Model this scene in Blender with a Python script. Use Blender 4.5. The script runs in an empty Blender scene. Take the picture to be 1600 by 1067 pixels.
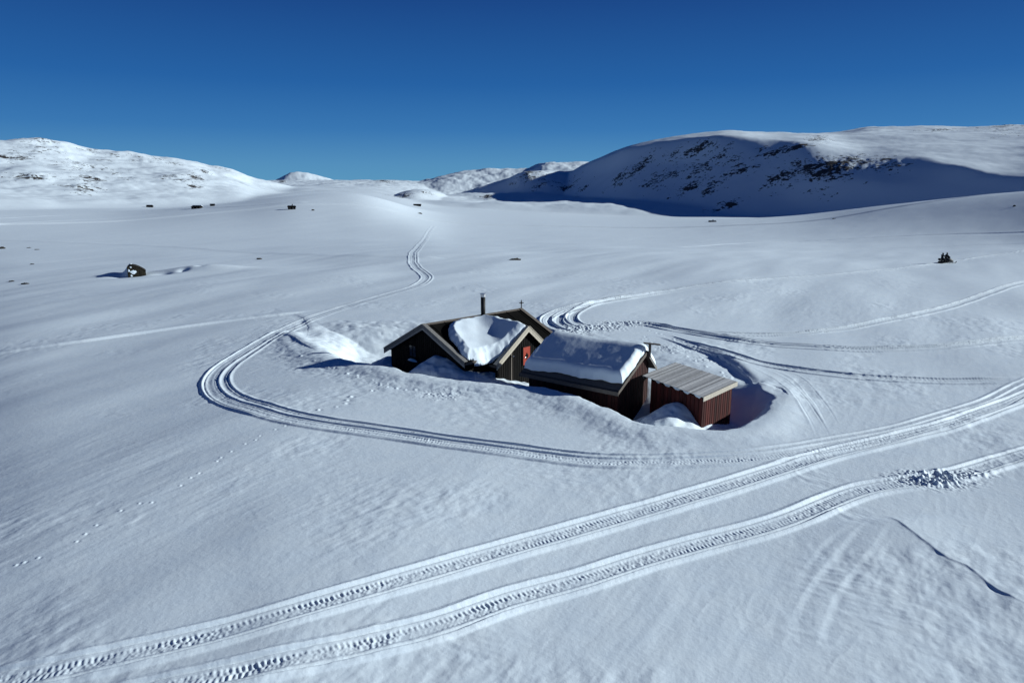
import bpy, math, random
import numpy as np
R = math.radians
SC = bpy.context.scene
COL = SC.collection
# ---------------------------------------------------------------- camera, sky, sun, exposure
cam = bpy.data.objects.new('camera', bpy.data.cameras.new('camera'))
COL.objects.link(cam); SC.camera = cam
cam.location = (0, 0, 12.0); cam.rotation_euler = (R(90-12.85), 0, 0)
cam.data.sensor_width = 36; cam.data.lens = 24.0
cam.data.clip_start = .5; cam.data.clip_end = 30000
SUN_EL = 18.5; SUN_AZ = 83.0          # degrees above the horizon / clockwise from the view direction
W = bpy.data.worlds.new('World'); SC.world = W; W.use_nodes = True
nt = W.node_tree; bg = nt.nodes['Background']
sky = nt.nodes.new('ShaderNodeTexSky'); sky.sky_type = 'NISHITA'; sky.sun_disc = False
sky.sun_elevation = R(SUN_EL); sky.sun_rotation = R(SUN_AZ)
sky.altitude = 1300; sky.air_density = 1.0; sky.dust_density = .1; sky.ozone_density = 3.0
# thin mountain air: the deep blue by height above the horizon, with a share of the sun-side glow of the Sky Texture
tcw = nt.nodes.new('ShaderNodeTexCoord'); sep = nt.nodes.new('ShaderNodeSeparateXYZ'); nt.links.new(tcw.outputs['Generated'], sep.inputs[0])
rw = nt.nodes.new('ShaderNodeValToRGB'); nt.links.new(sep.outputs['Z'], rw.inputs[0]); e = rw.color_ramp.elements
stops = [(0.0, (.095, .30, .50)), (.028, (.080, .262, .485)), (.075, (.036, .172, .425)), (.134, (.016, .112, .350)), (.237, (.009, .058, .232)), (.45, (.002, .018, .095)), (1.0, (.0006, .008, .05))]
while len(e) < len(stops): e.new(.5)
for k, (p, c) in enumerate(stops): e[k].position = p; e[k].color = (*c, 1)
m1 = nt.nodes.new('ShaderNodeMix'); m1.data_type = 'RGBA'; m1.blend_type = 'ADD'; m1.inputs[0].default_value = 1.0
m2 = nt.nodes.new('ShaderNodeMix'); m2.data_type = 'RGBA'; m2.blend_type = 'MULTIPLY'; m2.inputs[0].default_value = 1.0
m2.inputs[7].default_value = (.02, .03, .045, 1)
nt.links.new(sky.outputs[0], m2.inputs[6])
m3 = nt.nodes.new('ShaderNodeMix'); m3.data_type = 'RGBA'; m3.blend_type = 'MULTIPLY'; m3.inputs[0].default_value = 1.0
m3.inputs[7].default_value = (10, 10, 10, 1); nt.links.new(rw.outputs[0], m3.inputs[6])
nt.links.new(m3.outputs[2], m1.inputs[6]); nt.links.new(m2.outputs[2], m1.inputs[7])
nt.links.new(m1.outputs[2], bg.inputs['Color']); bg.inputs['Strength'].default_value = .082
sl = bpy.data.lights.new('sun', 'SUN'); sl.energy = 5.0; sl.angle = R(.53); sl.color = (.89, .965, .97)
sun = bpy.data.objects.new('sun', sl); COL.objects.link(sun)
sun.rotation_euler = (R(90-SUN_EL), 0, R(180-SUN_AZ)+R(0))
sun.location = (60, 20, 60)
SC.view_settings.view_transform = 'Standard'; SC.view_settings.look = 'None'
SC.view_settings.exposure = 0.28; SC.view_settings.gamma = 1
SC.render.engine = 'CYCLES'

DATA = {"base":[[-0.7657,[[14,-0.3],[50,-2.3],[110,-3.4],[220,-5.6],[450,-1.05],[600,-4.62],[1000,-12.46],[2000,-20.09],[3500,-10.29],[7000,-200.0]]],[-0.63218,[[14,-0.2],[50,-1.5],[110,-2.1],[220,-4.2],[450,-3.27],[600,-6.18],[1000,-13.21],[2000,-23.93],[3500,-12.94],[7000,-200.0]]],[-0.53683,[[14,-0.12],[50,-1.1],[110,-1.6],[220,-3.8],[450,-3.58],[600,-6.45],[1000,-13.32],[2000,-21.65],[3500,-3.82],[7000,-200.0]]],[-0.42931,[[14,-0.06],[50,-0.68],[110,-1.05],[220,-3.4],[430,-0.23],[600,-6.54],[1000,-10.71],[2000,-12.2],[3500,17.97],[7000,-200.0]]],[-0.36711,[[14,0.0],[50,-0.45],[110,-0.8],[220,-3.2],[430,2.34],[620,-5.58],[1000,-6.28],[1900,1.09],[3300,31.47],[7000,-200.0]]],[-0.31011,[[14,0.0],[50,-0.28],[110,-0.55],[220,-3.0],[430,5.45],[620,-2.75],[1000,-0.67],[1800,9.1],[3200,31.26],[7000,-200.0]]],[-0.25096,[[14,0.0],[50,-0.16],[110,-0.37],[220,-3.0],[450,6.98],[650,-2.6],[950,0.58],[1600,8.0],[3100,30.98],[7000,-200.0]]],[-0.2163,[[14,0.0],[50,-0.08],[110,-0.25],[220,-2.9],[450,6.54],[650,-3.86],[900,-2.06],[1500,5.6],[3000,30.52],[7000,-200.0]]],[-0.17224,[[14,0.0],[50,-0.03],[110,-0.22],[220,-3.1],[450,1.72],[650,-5.16],[950,-5.5],[1600,2.3],[3000,33.31],[7000,-200.0]]],[-0.13648,[[14,0.0],[50,0.0],[110,-0.15],[220,-3.3],[450,-3.97],[650,-8.74],[1000,-11.87],[1700,-5.89],[3000,30.78],[7000,-200.0]]],[-0.08222,[[14,0.0],[50,0.0],[110,-0.1],[220,-4.5],[450,-8.14],[700,-13.63],[1200,-23.28],[1800,-27.99],[3000,-14.41],[7000,-200.0]]],[0.02746,[[14,0.0],[50,0.0],[110,-0.1],[220,-5.0],[450,-10.25],[800,-20.28],[1300,-31.04],[1800,-44.33],[3000,-54.85],[7000,-200.0]]],[0.18111,[[14,0.0],[50,0.0],[110,-0.1],[220,-5.0],[450,-11.5],[800,-24.04],[1050,-32.49],[1800,-61.06],[3000,-80.38],[7000,-200.0]]],[0.35911,[[14,0.0],[50,0.0],[110,-0.1],[220,-4.0],[450,-7.66],[700,-19.18],[1000,-30.85],[1800,-62.07],[3000,-75.88],[7000,-200.0]]],[0.50234,[[14,0.0],[50,0.0],[110,-0.1],[200,-2.0],[380,2.78],[550,-7.86],[900,-20.5],[1800,-48.72],[3000,-70.23],[7000,-200.0]]],[0.63218,[[14,0.0],[50,0.0],[110,-0.1],[180,0.0],[330,9.89],[480,-3.59],[800,-14.57],[1800,-43.85],[3000,-63.64],[7000,-200.0]]],[0.7657,[[14,0.0],[50,0.0],[110,-0.1],[160,2.0],[300,14.91],[450,0.41],[800,-11.72],[1800,-37.86],[3000,-55.55],[7000,-200.0]]]],"hills":[[[[0.0,[[1050.0,-101.747658],[1500,-45.747658],[1560,-43.9],[1620,-47.51],[1680,-49.72],[2268.0,-159.718885]]],[0.03203,[[1014.9999999999999,-94.684401],[1450,-38.684401],[1560,-26.97],[1650,-20.31],[1700,-19.76],[2295.0,-129.764229]]],[0.064,[[930.9999999999999,-94.355983],[1330,-38.355983],[1500,-3.9],[1640,20.89],[1740,24.52],[2349.0,-85.484041]]],[0.09584,[[854.0,-93.711509],[1220,-37.711509],[1420,12.13],[1560,47.92],[1780,56.11],[2403.0,-53.888142]]],[0.12749,[[791.0,-92.219174],[1130,-36.219174],[1350,29.96],[1450,65.5],[1760,79.99],[2376.0,-30.007724]]],[0.16779,[[728.0,-91.241131],[1040,-35.241131],[1260,42.93],[1350,81.28],[1720,101.74],[2322.0,-8.258627]]],[0.2337,[[657.3,-89.831395],[939,-33.831395],[1160,42.09],[1265,90.61],[1650,116.49],[2227.5,6.486461]]],[0.28501,[[626.5,-88.884262],[895,-32.884262],[1080,37.82],[1190,89.04],[1650,121.29],[2227.5,11.288053]]],[0.35106,[[605.5,-88.125996],[865,-32.125996],[1010,35.63],[1130,78.84],[1800,124.34],[2430.0,14.342599]]],[0.39862,[[595.0,-87.399072],[850,-31.399072],[960,30.93],[1070,71.66],[1900,126.17],[2565.0,16.168326]]],[0.42931,[[588.0,-86.405747],[840,-30.405747],[935,27.18],[1065,65.04],[1900,129.18],[2565.0,19.184835]]],[0.4665,[[577.5,-85.041714],[825,-29.041714],[905,21.42],[1015,52.95],[1900,140.42],[2565.0,30.424624]]],[0.5232,[[560.0,-82.192701],[800,-26.192701],[868,14.08],[950,44.13],[1900,135.24],[2565.0,25.237329]]],[0.56995,[[553.0,-77.795896],[790,-21.795896],[838,9.55],[880,31.14],[1900,129.09],[2565.0,19.090911]]],[0.63218,[[533.4,-73.305556],[762,-17.305556],[798,6.89],[830,22.19],[1900,129.66],[2565.0,19.662974]]],[0.7657,[[482.99999999999994,-68.456489],[690,-12.456489],[722,7.4],[750,21.19],[1800,120.94],[2430.0,10.943856]]]],4,0.42,0],[[[-0.7657,[[350.0,-64.122297],[500,-8.122297],[800,6.91],[1200,54.26],[1500,98.06],[2025.0000000000002,-11.940983]]],[-0.66701,[[392.0,-66.1072],[560,-10.1072],[850,9.08],[1150,48.13],[1450,86.57],[1957.5000000000002,-23.431129]]],[-0.63218,[[420.0,-66.179379],[600,-10.179379],[850,10.84],[1150,46.63],[1450,87.5],[1957.5000000000002,-22.497965]]],[-0.59548,[[434.0,-66.819043],[620,-10.819043],[850,10.81],[1150,44.17],[1450,91.53],[1957.5000000000002,-18.467923]]],[-0.57319,[[448.0,-67.232312],[640,-11.232312],[850,9.52],[1150,41.23],[1450,87.37],[1957.5000000000002,-22.632611]]],[-0.53683,[[461.99999999999994,-67.778164],[660,-11.778164],[900,12.07],[1200,41.37],[1450,71.6],[1957.5000000000002,-38.396115]]],[-0.50234,[[475.99999999999994,-68.249582],[680,-12.249582],[900,10.67],[1200,38.23],[1450,68.31],[1957.5000000000002,-41.689451]]],[-0.44435,[[503.99999999999994,-69.506773],[720,-13.506773],[900,4.82],[1200,33.27],[1450,59.63],[1957.5000000000002,-50.367369]]],[-0.40637,[[532.0,-69.21006],[760,-13.21006],[950,2.73],[1250,27.41],[1480,49.48],[1998.0000000000002,-60.518432]]],[-0.37506,[[560.0,-67.935323],[800,-11.935323],[1000,2.12],[1300,20.72],[1500,36.92],[2025.0000000000002,-73.084236]]],[-0.35106,[[595.0,-67.939442],[850,-11.939442],[1050,-1.12],[1350,13.25],[1500,23.41],[2025.0000000000002,-86.592229]]],[-0.31839,[[630.0,-67.048086],[900,-11.048086],[1100,-4.71],[1350,2.97],[1500,10.86],[2025.0000000000002,-99.137338]]],[-0.25096,[[700.0,-69.58892],[1000,-13.58892],[1200,-10.77],[1400,-9.7],[1500,-7.34],[2025.0000000000002,-117.338783]]]],6,1.0,0],[[[-0.10943,[[1120.0,-93.483574],[1600,-37.483574],[1640,-33.15],[1680,-32.75],[1720,-33.81],[2322.0,-143.81042]]],[-0.0913,[[1092.0,-93.830451],[1560,-37.830451],[1620,-29.77],[1700,-19.65],[1760,-19.19],[2376.0,-129.190309]]],[-0.05488,[[1050.0,-93.539059],[1500,-37.539059],[1580,-18.91],[1660,4.76],[1740,5.97],[2349.0,-104.034582]]],[-0.01831,[[1007.9999999999999,-93.077376],[1440,-37.077376],[1530,-9.73],[1620,20.8],[1720,23.63],[2322.0,-86.368333]]],[0.01831,[[965.9999999999999,-91.199152],[1380,-35.199152],[1480,1.57],[1580,39.48],[1680,43.45],[2268.0,-66.55496]]],[0.05488,[[937.9999999999999,-89.890299],[1340,-33.890299],[1460,5.64],[1600,41.91],[1700,46.77],[2295.0,-63.225216]]],[0.09584,[[979.9999999999999,-91.629441],[1400,-35.629441],[1500,4.15],[1640,33.9],[1800,43.96],[2430.0,-66.03907]]],[0.14546,[[1050.0,-94.462595],[1500,-38.462595],[1600,-1.98],[1700,19.64],[1900,28.89],[2565.0,-81.111369]]]],4,0.8,0],[[[-0.13648,[[1645.0,-60.243024],[2350,-4.243024],[2450,10.06],[2550,21.23],[2650,26.26],[3577.5000000000005,-83.74041]]],[-0.10037,[[1610.0,-64.122757],[2300,-8.122757],[2420,12.22],[2560,39.4],[2800,49.37],[3780.0000000000005,-60.626874]]],[-0.064,[[1610.0,-68.275428],[2300,-12.275428],[2420,16.53],[2600,53.69],[2900,71.29],[3915.0000000000005,-38.710082]]],[-0.02746,[[1575.0,-67.867859],[2250,-11.867859],[2420,16.53],[2600,58.36],[2900,79.06],[3915.0000000000005,-30.941497]]],[0.02289,[[1540.0,-67.428588],[2200,-11.428588],[2420,20.84],[2600,60.66],[2900,79.07],[3915.0000000000005,-30.933884]]],[0.04575,[[1540.0,-67.413346],[2200,-11.413346],[2400,29.28],[2560,80.17],[2750,96.1],[3712.5000000000005,-13.903776]]],[0.10037,[[1540.0,-67.335861],[2200,-11.335861],[2400,29.21],[2560,82.14],[2750,96.97],[3712.5000000000005,-13.031611]]],[0.16334,[[1540.0,-67.175022],[2200,-11.175022],[2400,29.07],[2560,74.89],[2750,89.12],[3712.5000000000005,-20.882489]]]],5,0.7,0],[[[-0.33073,[[2100.0,-47.736669],[3000,8.263331],[3200,14.98],[3350,20.76],[3450,23.92],[4657.5,-86.076104]]],[-0.32004,[[2100.0,-47.735721],[3000,8.264279],[3150,25.59],[3300,40.15],[3400,46.73],[4590.0,-63.269523]]],[-0.31011,[[2100.0,-47.734867],[3000,8.265133],[3150,28.3],[3300,51.39],[3400,62.62],[4590.0,-47.377138]]],[-0.29845,[[2100.0,-47.733898],[3000,8.266102],[3150,31.03],[3300,57.12],[3400,71.43],[4590.0,-38.568013]]],[-0.27656,[[2100.0,-47.732176],[3000,8.267824],[3150,28.46],[3300,48.97],[3400,60.24],[4590.0,-49.76222]]],[-0.25096,[[2100.0,-47.730325],[3000,8.269675],[3150,20.43],[3300,29.36],[3400,37.21],[4590.0,-72.793508]]],[-0.22936,[[2100.0,-52.936367],[3000,3.063633],[3150,12.28],[3300,15.16],[3400,18.2],[4590.0,-91.795507]]]],5,0.5,0],[[[-0.18111,[[805.0,-74.231113],[1150,-18.231113],[1180,-14.92],[1200,-15.37],[1230,-16.06],[1660.5,-126.055886]]],[-0.17046,[[791.0,-71.820132],[1130,-15.820132],[1170,-7.48],[1210,-4.94],[1240,-5.36],[1674.0,-115.360418]]],[-0.15262,[[777.0,-72.453964],[1110,-16.453964],[1170,-3.39],[1220,1.35],[1260,2.11],[1701.0,-107.887193]]],[-0.13648,[[777.0,-72.511825],[1110,-16.511825],[1180,-0.42],[1230,4.5],[1290,5.28],[1741.5000000000002,-104.720638]]],[-0.11395,[[784.0,-72.803326],[1120,-16.803326],[1200,-4.94],[1260,0.94],[1310,1.67],[1768.5000000000002,-108.332963]]],[-0.0913,[[805.0,-73.527538],[1150,-17.527538],[1220,-11.8],[1280,-8.4],[1320,-7.85],[1782.0000000000002,-117.853401]]],[-0.06856,[[826.0,-77.421629],[1180,-21.421629],[1220,-17.32],[1280,-17.61],[1320,-18.54],[1782.0000000000002,-128.540248]]]],2,0.5,0]],"pit":[[-8.7,44.38],[-6.55,42.06],[-4.01,41.15],[0.0,39.9],[1.92,39.24],[3.66,37.37],[4.88,35.43],[6.12,33.48],[7.09,32.53],[8.34,32.35],[10.5,32.08],[12.31,32.91],[15.05,37.25],[15.14,40.31],[15.53,42.94],[15.05,47.17],[13.63,50.53],[10.13,52.72],[5.35,55.86],[1.73,60.55],[-5.92,62.08],[-11.8,61.81],[-15.48,62.38],[-18.9,63.93],[-19.94,62.32],[-18.97,57.53],[-15.7,51.25],[-12.21,46.7]],"tracks":{"loop":[[-33.33,292.79],[-28.1,229.37],[-21.1,156.19],[-17.3,119.38],[-14.72,104.63],[-11.96,94.19],[-11.15,86.97],[-12.23,80.92],[-14.36,75.81],[-16.27,71.43],[-18.34,66.41],[-19.66,61.4],[-20.29,56.37],[-20.51,51.48],[-20.42,47.01],[-19.8,43.81],[-18.27,40.89],[-15.88,38.05],[-13.21,35.76],[-10.05,33.89],[-7.3,32.76],[-4.72,31.73],[-2.45,30.78],[0.0,29.81],[2.33,29.12],[4.6,28.74],[7.48,28.74],[9.85,28.97],[12.05,29.42],[15.16,30.45],[19.09,32.08],[23.47,34.48],[27.68,37.13],[34.25,41.89]],"roadA":[[-17.08,14.08],[-14.05,14.99],[-11.72,15.49],[-8.81,16.49],[-5.68,17.98],[-3.03,19.39],[0.0,21.24],[2.31,22.49],[4.87,23.89],[7.76,25.57],[10.99,27.34],[13.17,28.6],[15.09,29.65],[18.56,31.12],[23.29,33.68],[29.58,37.73],[37.58,42.95]],"roadB":[[-12.16,13.78],[-9.41,14.36],[-6.55,15.18],[-3.5,16.43],[-1.82,17.22],[0.0,18.31],[2.02,19.35],[4.26,20.57],[6.69,21.67],[9.38,22.93],[12.59,24.82],[14.28,25.69],[16.49,26.36],[19.11,27.14],[23.12,28.89],[29.04,31.81]],"lefttrack":[[-46.99,56.53],[-39.55,58.75],[-35.1,61.0],[-30.33,63.45],[-25.03,65.62],[-21.57,67.03],[-19.5,68.35]],"mobile":[[112.6,134.54],[95.44,127.83],[75.82,115.72],[68.8,110.42],[55.15,101.29],[37.58,90.72],[27.91,84.53],[18.48,78.15],[11.78,73.08],[6.45,67.88],[3.96,64.01],[3.04,61.15],[3.44,57.98],[5.09,55.86],[6.9,55.35]],"mobile2":[[18.48,78.15],[11.71,72.66],[7.06,67.51],[4.88,64.01],[4.18,60.85],[4.48,58.53],[5.92,56.12]],"mobile3":[[14.26,75.3],[9.38,70.59],[6.6,66.07],[5.56,62.71],[5.96,59.38],[7.73,57.71]],"r1":[[84.33,99.84],[65.36,86.66],[47.01,70.75],[35.74,62.45],[27.5,57.45],[22.49,55.87],[18.66,55.61],[15.67,56.38]],"r2":[[49.19,57.08],[41.29,53.74],[34.36,50.97],[28.98,50.12],[24.24,50.32],[20.02,52.05],[16.77,54.62],[14.3,57.44],[12.03,59.96],[9.3,60.85]],"r2b":[[22.44,51.83],[18.19,54.13],[15.26,56.9],[12.43,59.1],[9.12,59.67]],"r3":[[32.89,41.16],[30.28,40.87],[26.07,41.15],[22.42,41.88],[19.11,43.73],[16.83,45.73],[15.1,48.89],[13.32,52.27],[12.21,55.36]],"r4":[[16.27,45.39],[16.92,41.88],[16.6,38.09],[16.01,34.69],[15.08,30.95]],"r5":[[16.83,45.73],[18.06,42.18],[17.46,37.48],[16.36,32.72]],"f1":[[123.88,159.07],[117.59,181.04],[99.34,194.38],[72.28,194.19],[39.65,163.66]],"f2":[[110.74,141.71],[98.02,150.32],[79.02,154.08],[52.25,139.97],[23.95,128.22],[5.87,125.69]],"f3":[[-162.74,213.5],[-130.23,199.96],[-92.77,181.07],[-55.28,148.08],[-30.64,126.08],[-10.86,116.07]],"f4":[[-6.85,65.38],[-3.42,65.37],[0.0,65.02]],"f5":[[-239.0,315.62],[-228.82,364.84],[-193.38,381.75],[-139.2,351.91],[-100.58,342.12]],"f6":[[-211.37,278.56],[-198.19,306.41],[-174.52,344.17]],"g1":[[14.4,24.21],[12.08,22.21],[9.64,19.72],[8.11,17.68],[7.1,15.97]],"g2":[[14.48,23.68],[12.2,21.32],[10.21,19.17],[8.69,17.07],[7.63,15.23]],"g3":[[13.41,23.94],[11.07,21.98],[9.13,19.72],[8.17,18.31]],"g4":[[14.07,22.93],[12.64,21.32],[11.39,19.72],[10.19,18.31]]},"steps":{"animal":[[-16.95,21.09],[-16.48,21.45],[-15.77,22.48],[-15.31,24.59],[-14.41,25.3],[-13.89,26.66],[-13.46,28.52],[-13.08,30.09],[-12.08,32.95],[-11.16,34.22]],"walkA":[[-15.16,48.25],[-13.33,45.84],[-11.49,43.79],[-9.86,42.2],[-8.37,40.89],[-6.96,39.57],[-5.29,38.6],[-4.08,37.85]],"walkB":[[-9.96,36.15],[-9.45,37.8],[-8.65,39.31],[-7.56,40.83]],"walkC":[[10.39,54.13],[11.59,50.11],[13.0,47.17],[13.82,44.54],[14.36,42.18]],"walkD":[[11.66,56.64],[13.23,52.95],[14.68,49.09],[15.28,45.05]]},"churn":[[17.53,26.55,1.6,0.8,0.15],[19.07,27.07,1.5,0.5,0.08],[6.9,57.7,2.6,1.2,0.15],[9.98,59.67,2.4,1.2,0.13],[4.82,55.86,1.8,0.9,0.1],[12.55,50.11,2.0,1.2,0.06],[14.59,47.17,1.8,1.2,0.05],[-4.13,38.34,1.6,1.0,0.04]],"scarp":[[14.12,23.68],[14.22,22.78],[14.33,21.76],[14.46,21.07],[14.54,20.49],[14.81,20.1],[14.88,19.42],[14.94,18.72],[15.2,18.05],[15.57,17.07]],"lip2":[[-12.82,49.77],[-11.65,48.23],[-10.56,46.62],[-9.22,45.76]],"lip3":[[-19.99,57.26],[-18.38,55.48],[-16.56,52.44],[-14.62,49.67]],"lip4":[[-22.38,67.54],[-19.94,64.13],[-18.25,60.01],[-17.16,55.71]],"lip5":[[15.78,39.9],[16.14,39.11],[15.92,37.61]],"ripples":[[10.61,19.17,1.6,1.1,0.03],[10.84,17.37,1.3,1.1,0.022],[8.74,16.79,1.2,1.2,0.018],[-4.93,24.25,2.6,2.4,0.03],[-5.39,21.82,1.8,2.4,0.02],[-2.41,23.68,1.6,2.3,0.018],[1.66,27.54,2.0,1.4,0.022],[2.71,26.87,1.5,1.4,0.02],[12.58,26.87,1.2,0.6,0.03],[-1.04,16.24,1.1,1.2,0.03],[-10.18,38.5,2.6,2.2,0.035],[-1.41,35.76,3.0,1.8,0.035],[6.77,30.95,2,1.5,0.02],[12.79,23.68,1.0,0.6,0.03],[-8.37,27.79,2,2,0.015]],"lip":[[13.11,52.04],[14.8,48.7],[15.17,44.71],[15.07,41.59],[14.62,39.37]],"rocks":[[-763.21,1145.5,21.1,160,0.6],[-670.75,943.32,22.5,32.9,0.9],[-679.33,981.16,16.4,44.2,0.8],[-529.28,779.9,18.9,22.9,1],[-502.56,835.06,14.0,34.2,1],[-465.93,760.63,11.4,42.5,1],[-718.18,1120.09,18.0,17.0,0.5],[-717.86,1203.44,13.5,27.5,0.6],[-670.48,1185.28,20.9,16.7,0.5],[-613.05,1175.87,17.9,22.0,0.6],[-589.07,966.73,17.9,60.8,0.6],[-539.12,955.34,11.2,57.7,0.6],[-485.48,887.53,10.6,26.0,0.6],[-471.84,967.98,11.1,14.4,1],[-582.14,1221.68,13.1,28.8,0.8],[-458.79,1012.76,10.3,55.1,1],[-404.72,894.28,9.4,25.3,0.9],[-534.6,1216.77,9.2,19.6,1],[-441.61,936.36,14.6,35.5,0.8],[-560.32,1355.43,16.7,29.0,0.4],[-623.73,1229.39,18.5,30.7,0.5],[-641.14,1105.3,15.0,25.3,0.4],[374.81,892.94,26.6,24.2,1.15],[398.09,859.14,24.3,30.8,1.35],[422.87,880.31,12.2,22.8,1.1],[375.86,859.95,15.3,13.8,1.2],[423.16,855.62,13.7,23.6,0.9],[360.9,912.62,12.2,17.4,0.9],[435.56,842.25,17.2,23.1,0.7],[445.81,825.85,13.6,18.9,0.6],[370.82,988.66,18.8,12.3,1.3],[389.62,969.91,16.7,11.9,1.3],[460.91,1066.5,11.7,61.1,0.9],[302.14,1134.6,20.6,13.8,1.1],[290.24,1146.92,11.9,11.8,1],[310.56,1129.09,11.8,14.8,1],[290.59,1066.57,27.9,24.9,0.8],[314.71,988.47,18.6,15.3,0.8],[335.57,971.96,14.6,14.2,0.7],[262.48,1025.95,16.9,18.0,1.0],[278.22,981.63,14.5,19.0,1],[254.33,1117.92,15.9,22.6,0.9],[233.98,1229.34,14.7,14.6,0.8],[210.24,1216.43,21.5,19.9,0.95],[225.1,1120.93,15.9,23.4,0.9],[190.91,1232.02,17.0,21.7,0.9],[266.8,1178.67,14.3,16.3,0.8],[336.37,910.27,8.5,11.1,1.1],[346.4,1007.18,23.0,14.2,0.7],[272.33,896.76,17.1,10.8,1.1],[111.6,1470.32,19.6,30.3,0.85],[136.73,1358.41,13.2,18.1,0.7],[42.27,1547.63,29.1,25.5,0.9],[60.93,1482.48,16.9,19.4,0.6],[-45.01,1291.19,7.8,54.5,1.1],[-182.79,1173.2,18.6,33.4,0.8],[-159.85,1204.04,18.9,21.6,0.6],[717.36,1192.52,23.9,44.5,0.6],[845.55,1224.52,22.5,160,0.7],[440.34,807.78,11.6,12.0,0.6],[-786.19,2392.99,14.8,160,1.1],[-449.68,2464.2,26.5,160,0.9]],"p_mob":[70.78,111.44],"p_hut":[-57.88,105.0],"p_h1":[-334.21,641.76],"p_h2":[-165.73,365.97],"p_h3":[-164.6,382.41],"p_h4":[-100.01,315.79],"p_h5":[-103.15,757.8],"p_h6":[116.64,403.11],"p_b1":[0.53,112.58],"p_b2":[-72.92,101.74],"p_b3":[-135.9,182.9],"p_b4":[-128.73,182.93],"p_b5":[-122.34,176.79],"p_b6":[-95.44,135.79],"p_b7":[-88.69,309.64],"p_b8":[145.82,313.3],"p_b9":[-46.4,125.55],"p_b10":[-51.89,390.87],"p_b11":[155.45,215.28],"p_b12":[-77.76,105.51]}
# ---------------------------------------------------------------- terrain maths
def _h(ix, iy, s):
    n = (ix.astype(np.int64)*374761393 + iy.astype(np.int64)*668265263 + s*1442695041) & 0xffffffff
    n = ((n ^ (n >> 13))*1274126177) & 0xffffffff
    return (n ^ (n >> 16)) & 0xffffffff
def perlin(x, y, s=0):
    ix = np.floor(x); iy = np.floor(y); fx = x-ix; fy = y-iy
    ix = ix.astype(np.int64); iy = iy.astype(np.int64)
    u = fx*fx*fx*(fx*(fx*6-15)+10); v = fy*fy*fy*(fy*(fy*6-15)+10)
    def g(dx, dy):
        a = _h(ix+dx, iy+dy, s)*(2*np.pi/4294967296.0)
        return np.cos(a)*(fx-dx)+np.sin(a)*(fy-dy)
    n0 = g(0, 0); n1 = g(1, 0); n2 = g(0, 1); n3 = g(1, 1)
    a = n0+(n1-n0)*u; b = n2+(n3-n2)*u
    return (a+(b-a)*v)*1.5
def fbm(x, y, s, o=3):
    t = 0; a = 1.0; f = 1.0
    for i in range(o):
        t = t+a*perlin(x*f+i*17.3, y*f-i*9.1, s+i); a *= .5; f *= 2.03
    return t
def sstep(e0, e1, x):
    t = np.clip((x-e0)/(e1-e0), 0, 1); return t*t*(3-2*t)
def smax(a, b, k):
    return .5*(a+b+np.sqrt((a-b)**2+k*k))-.25*k*np.exp(-((a-b)/k)**2)
WIND = (.55, .835)

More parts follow.
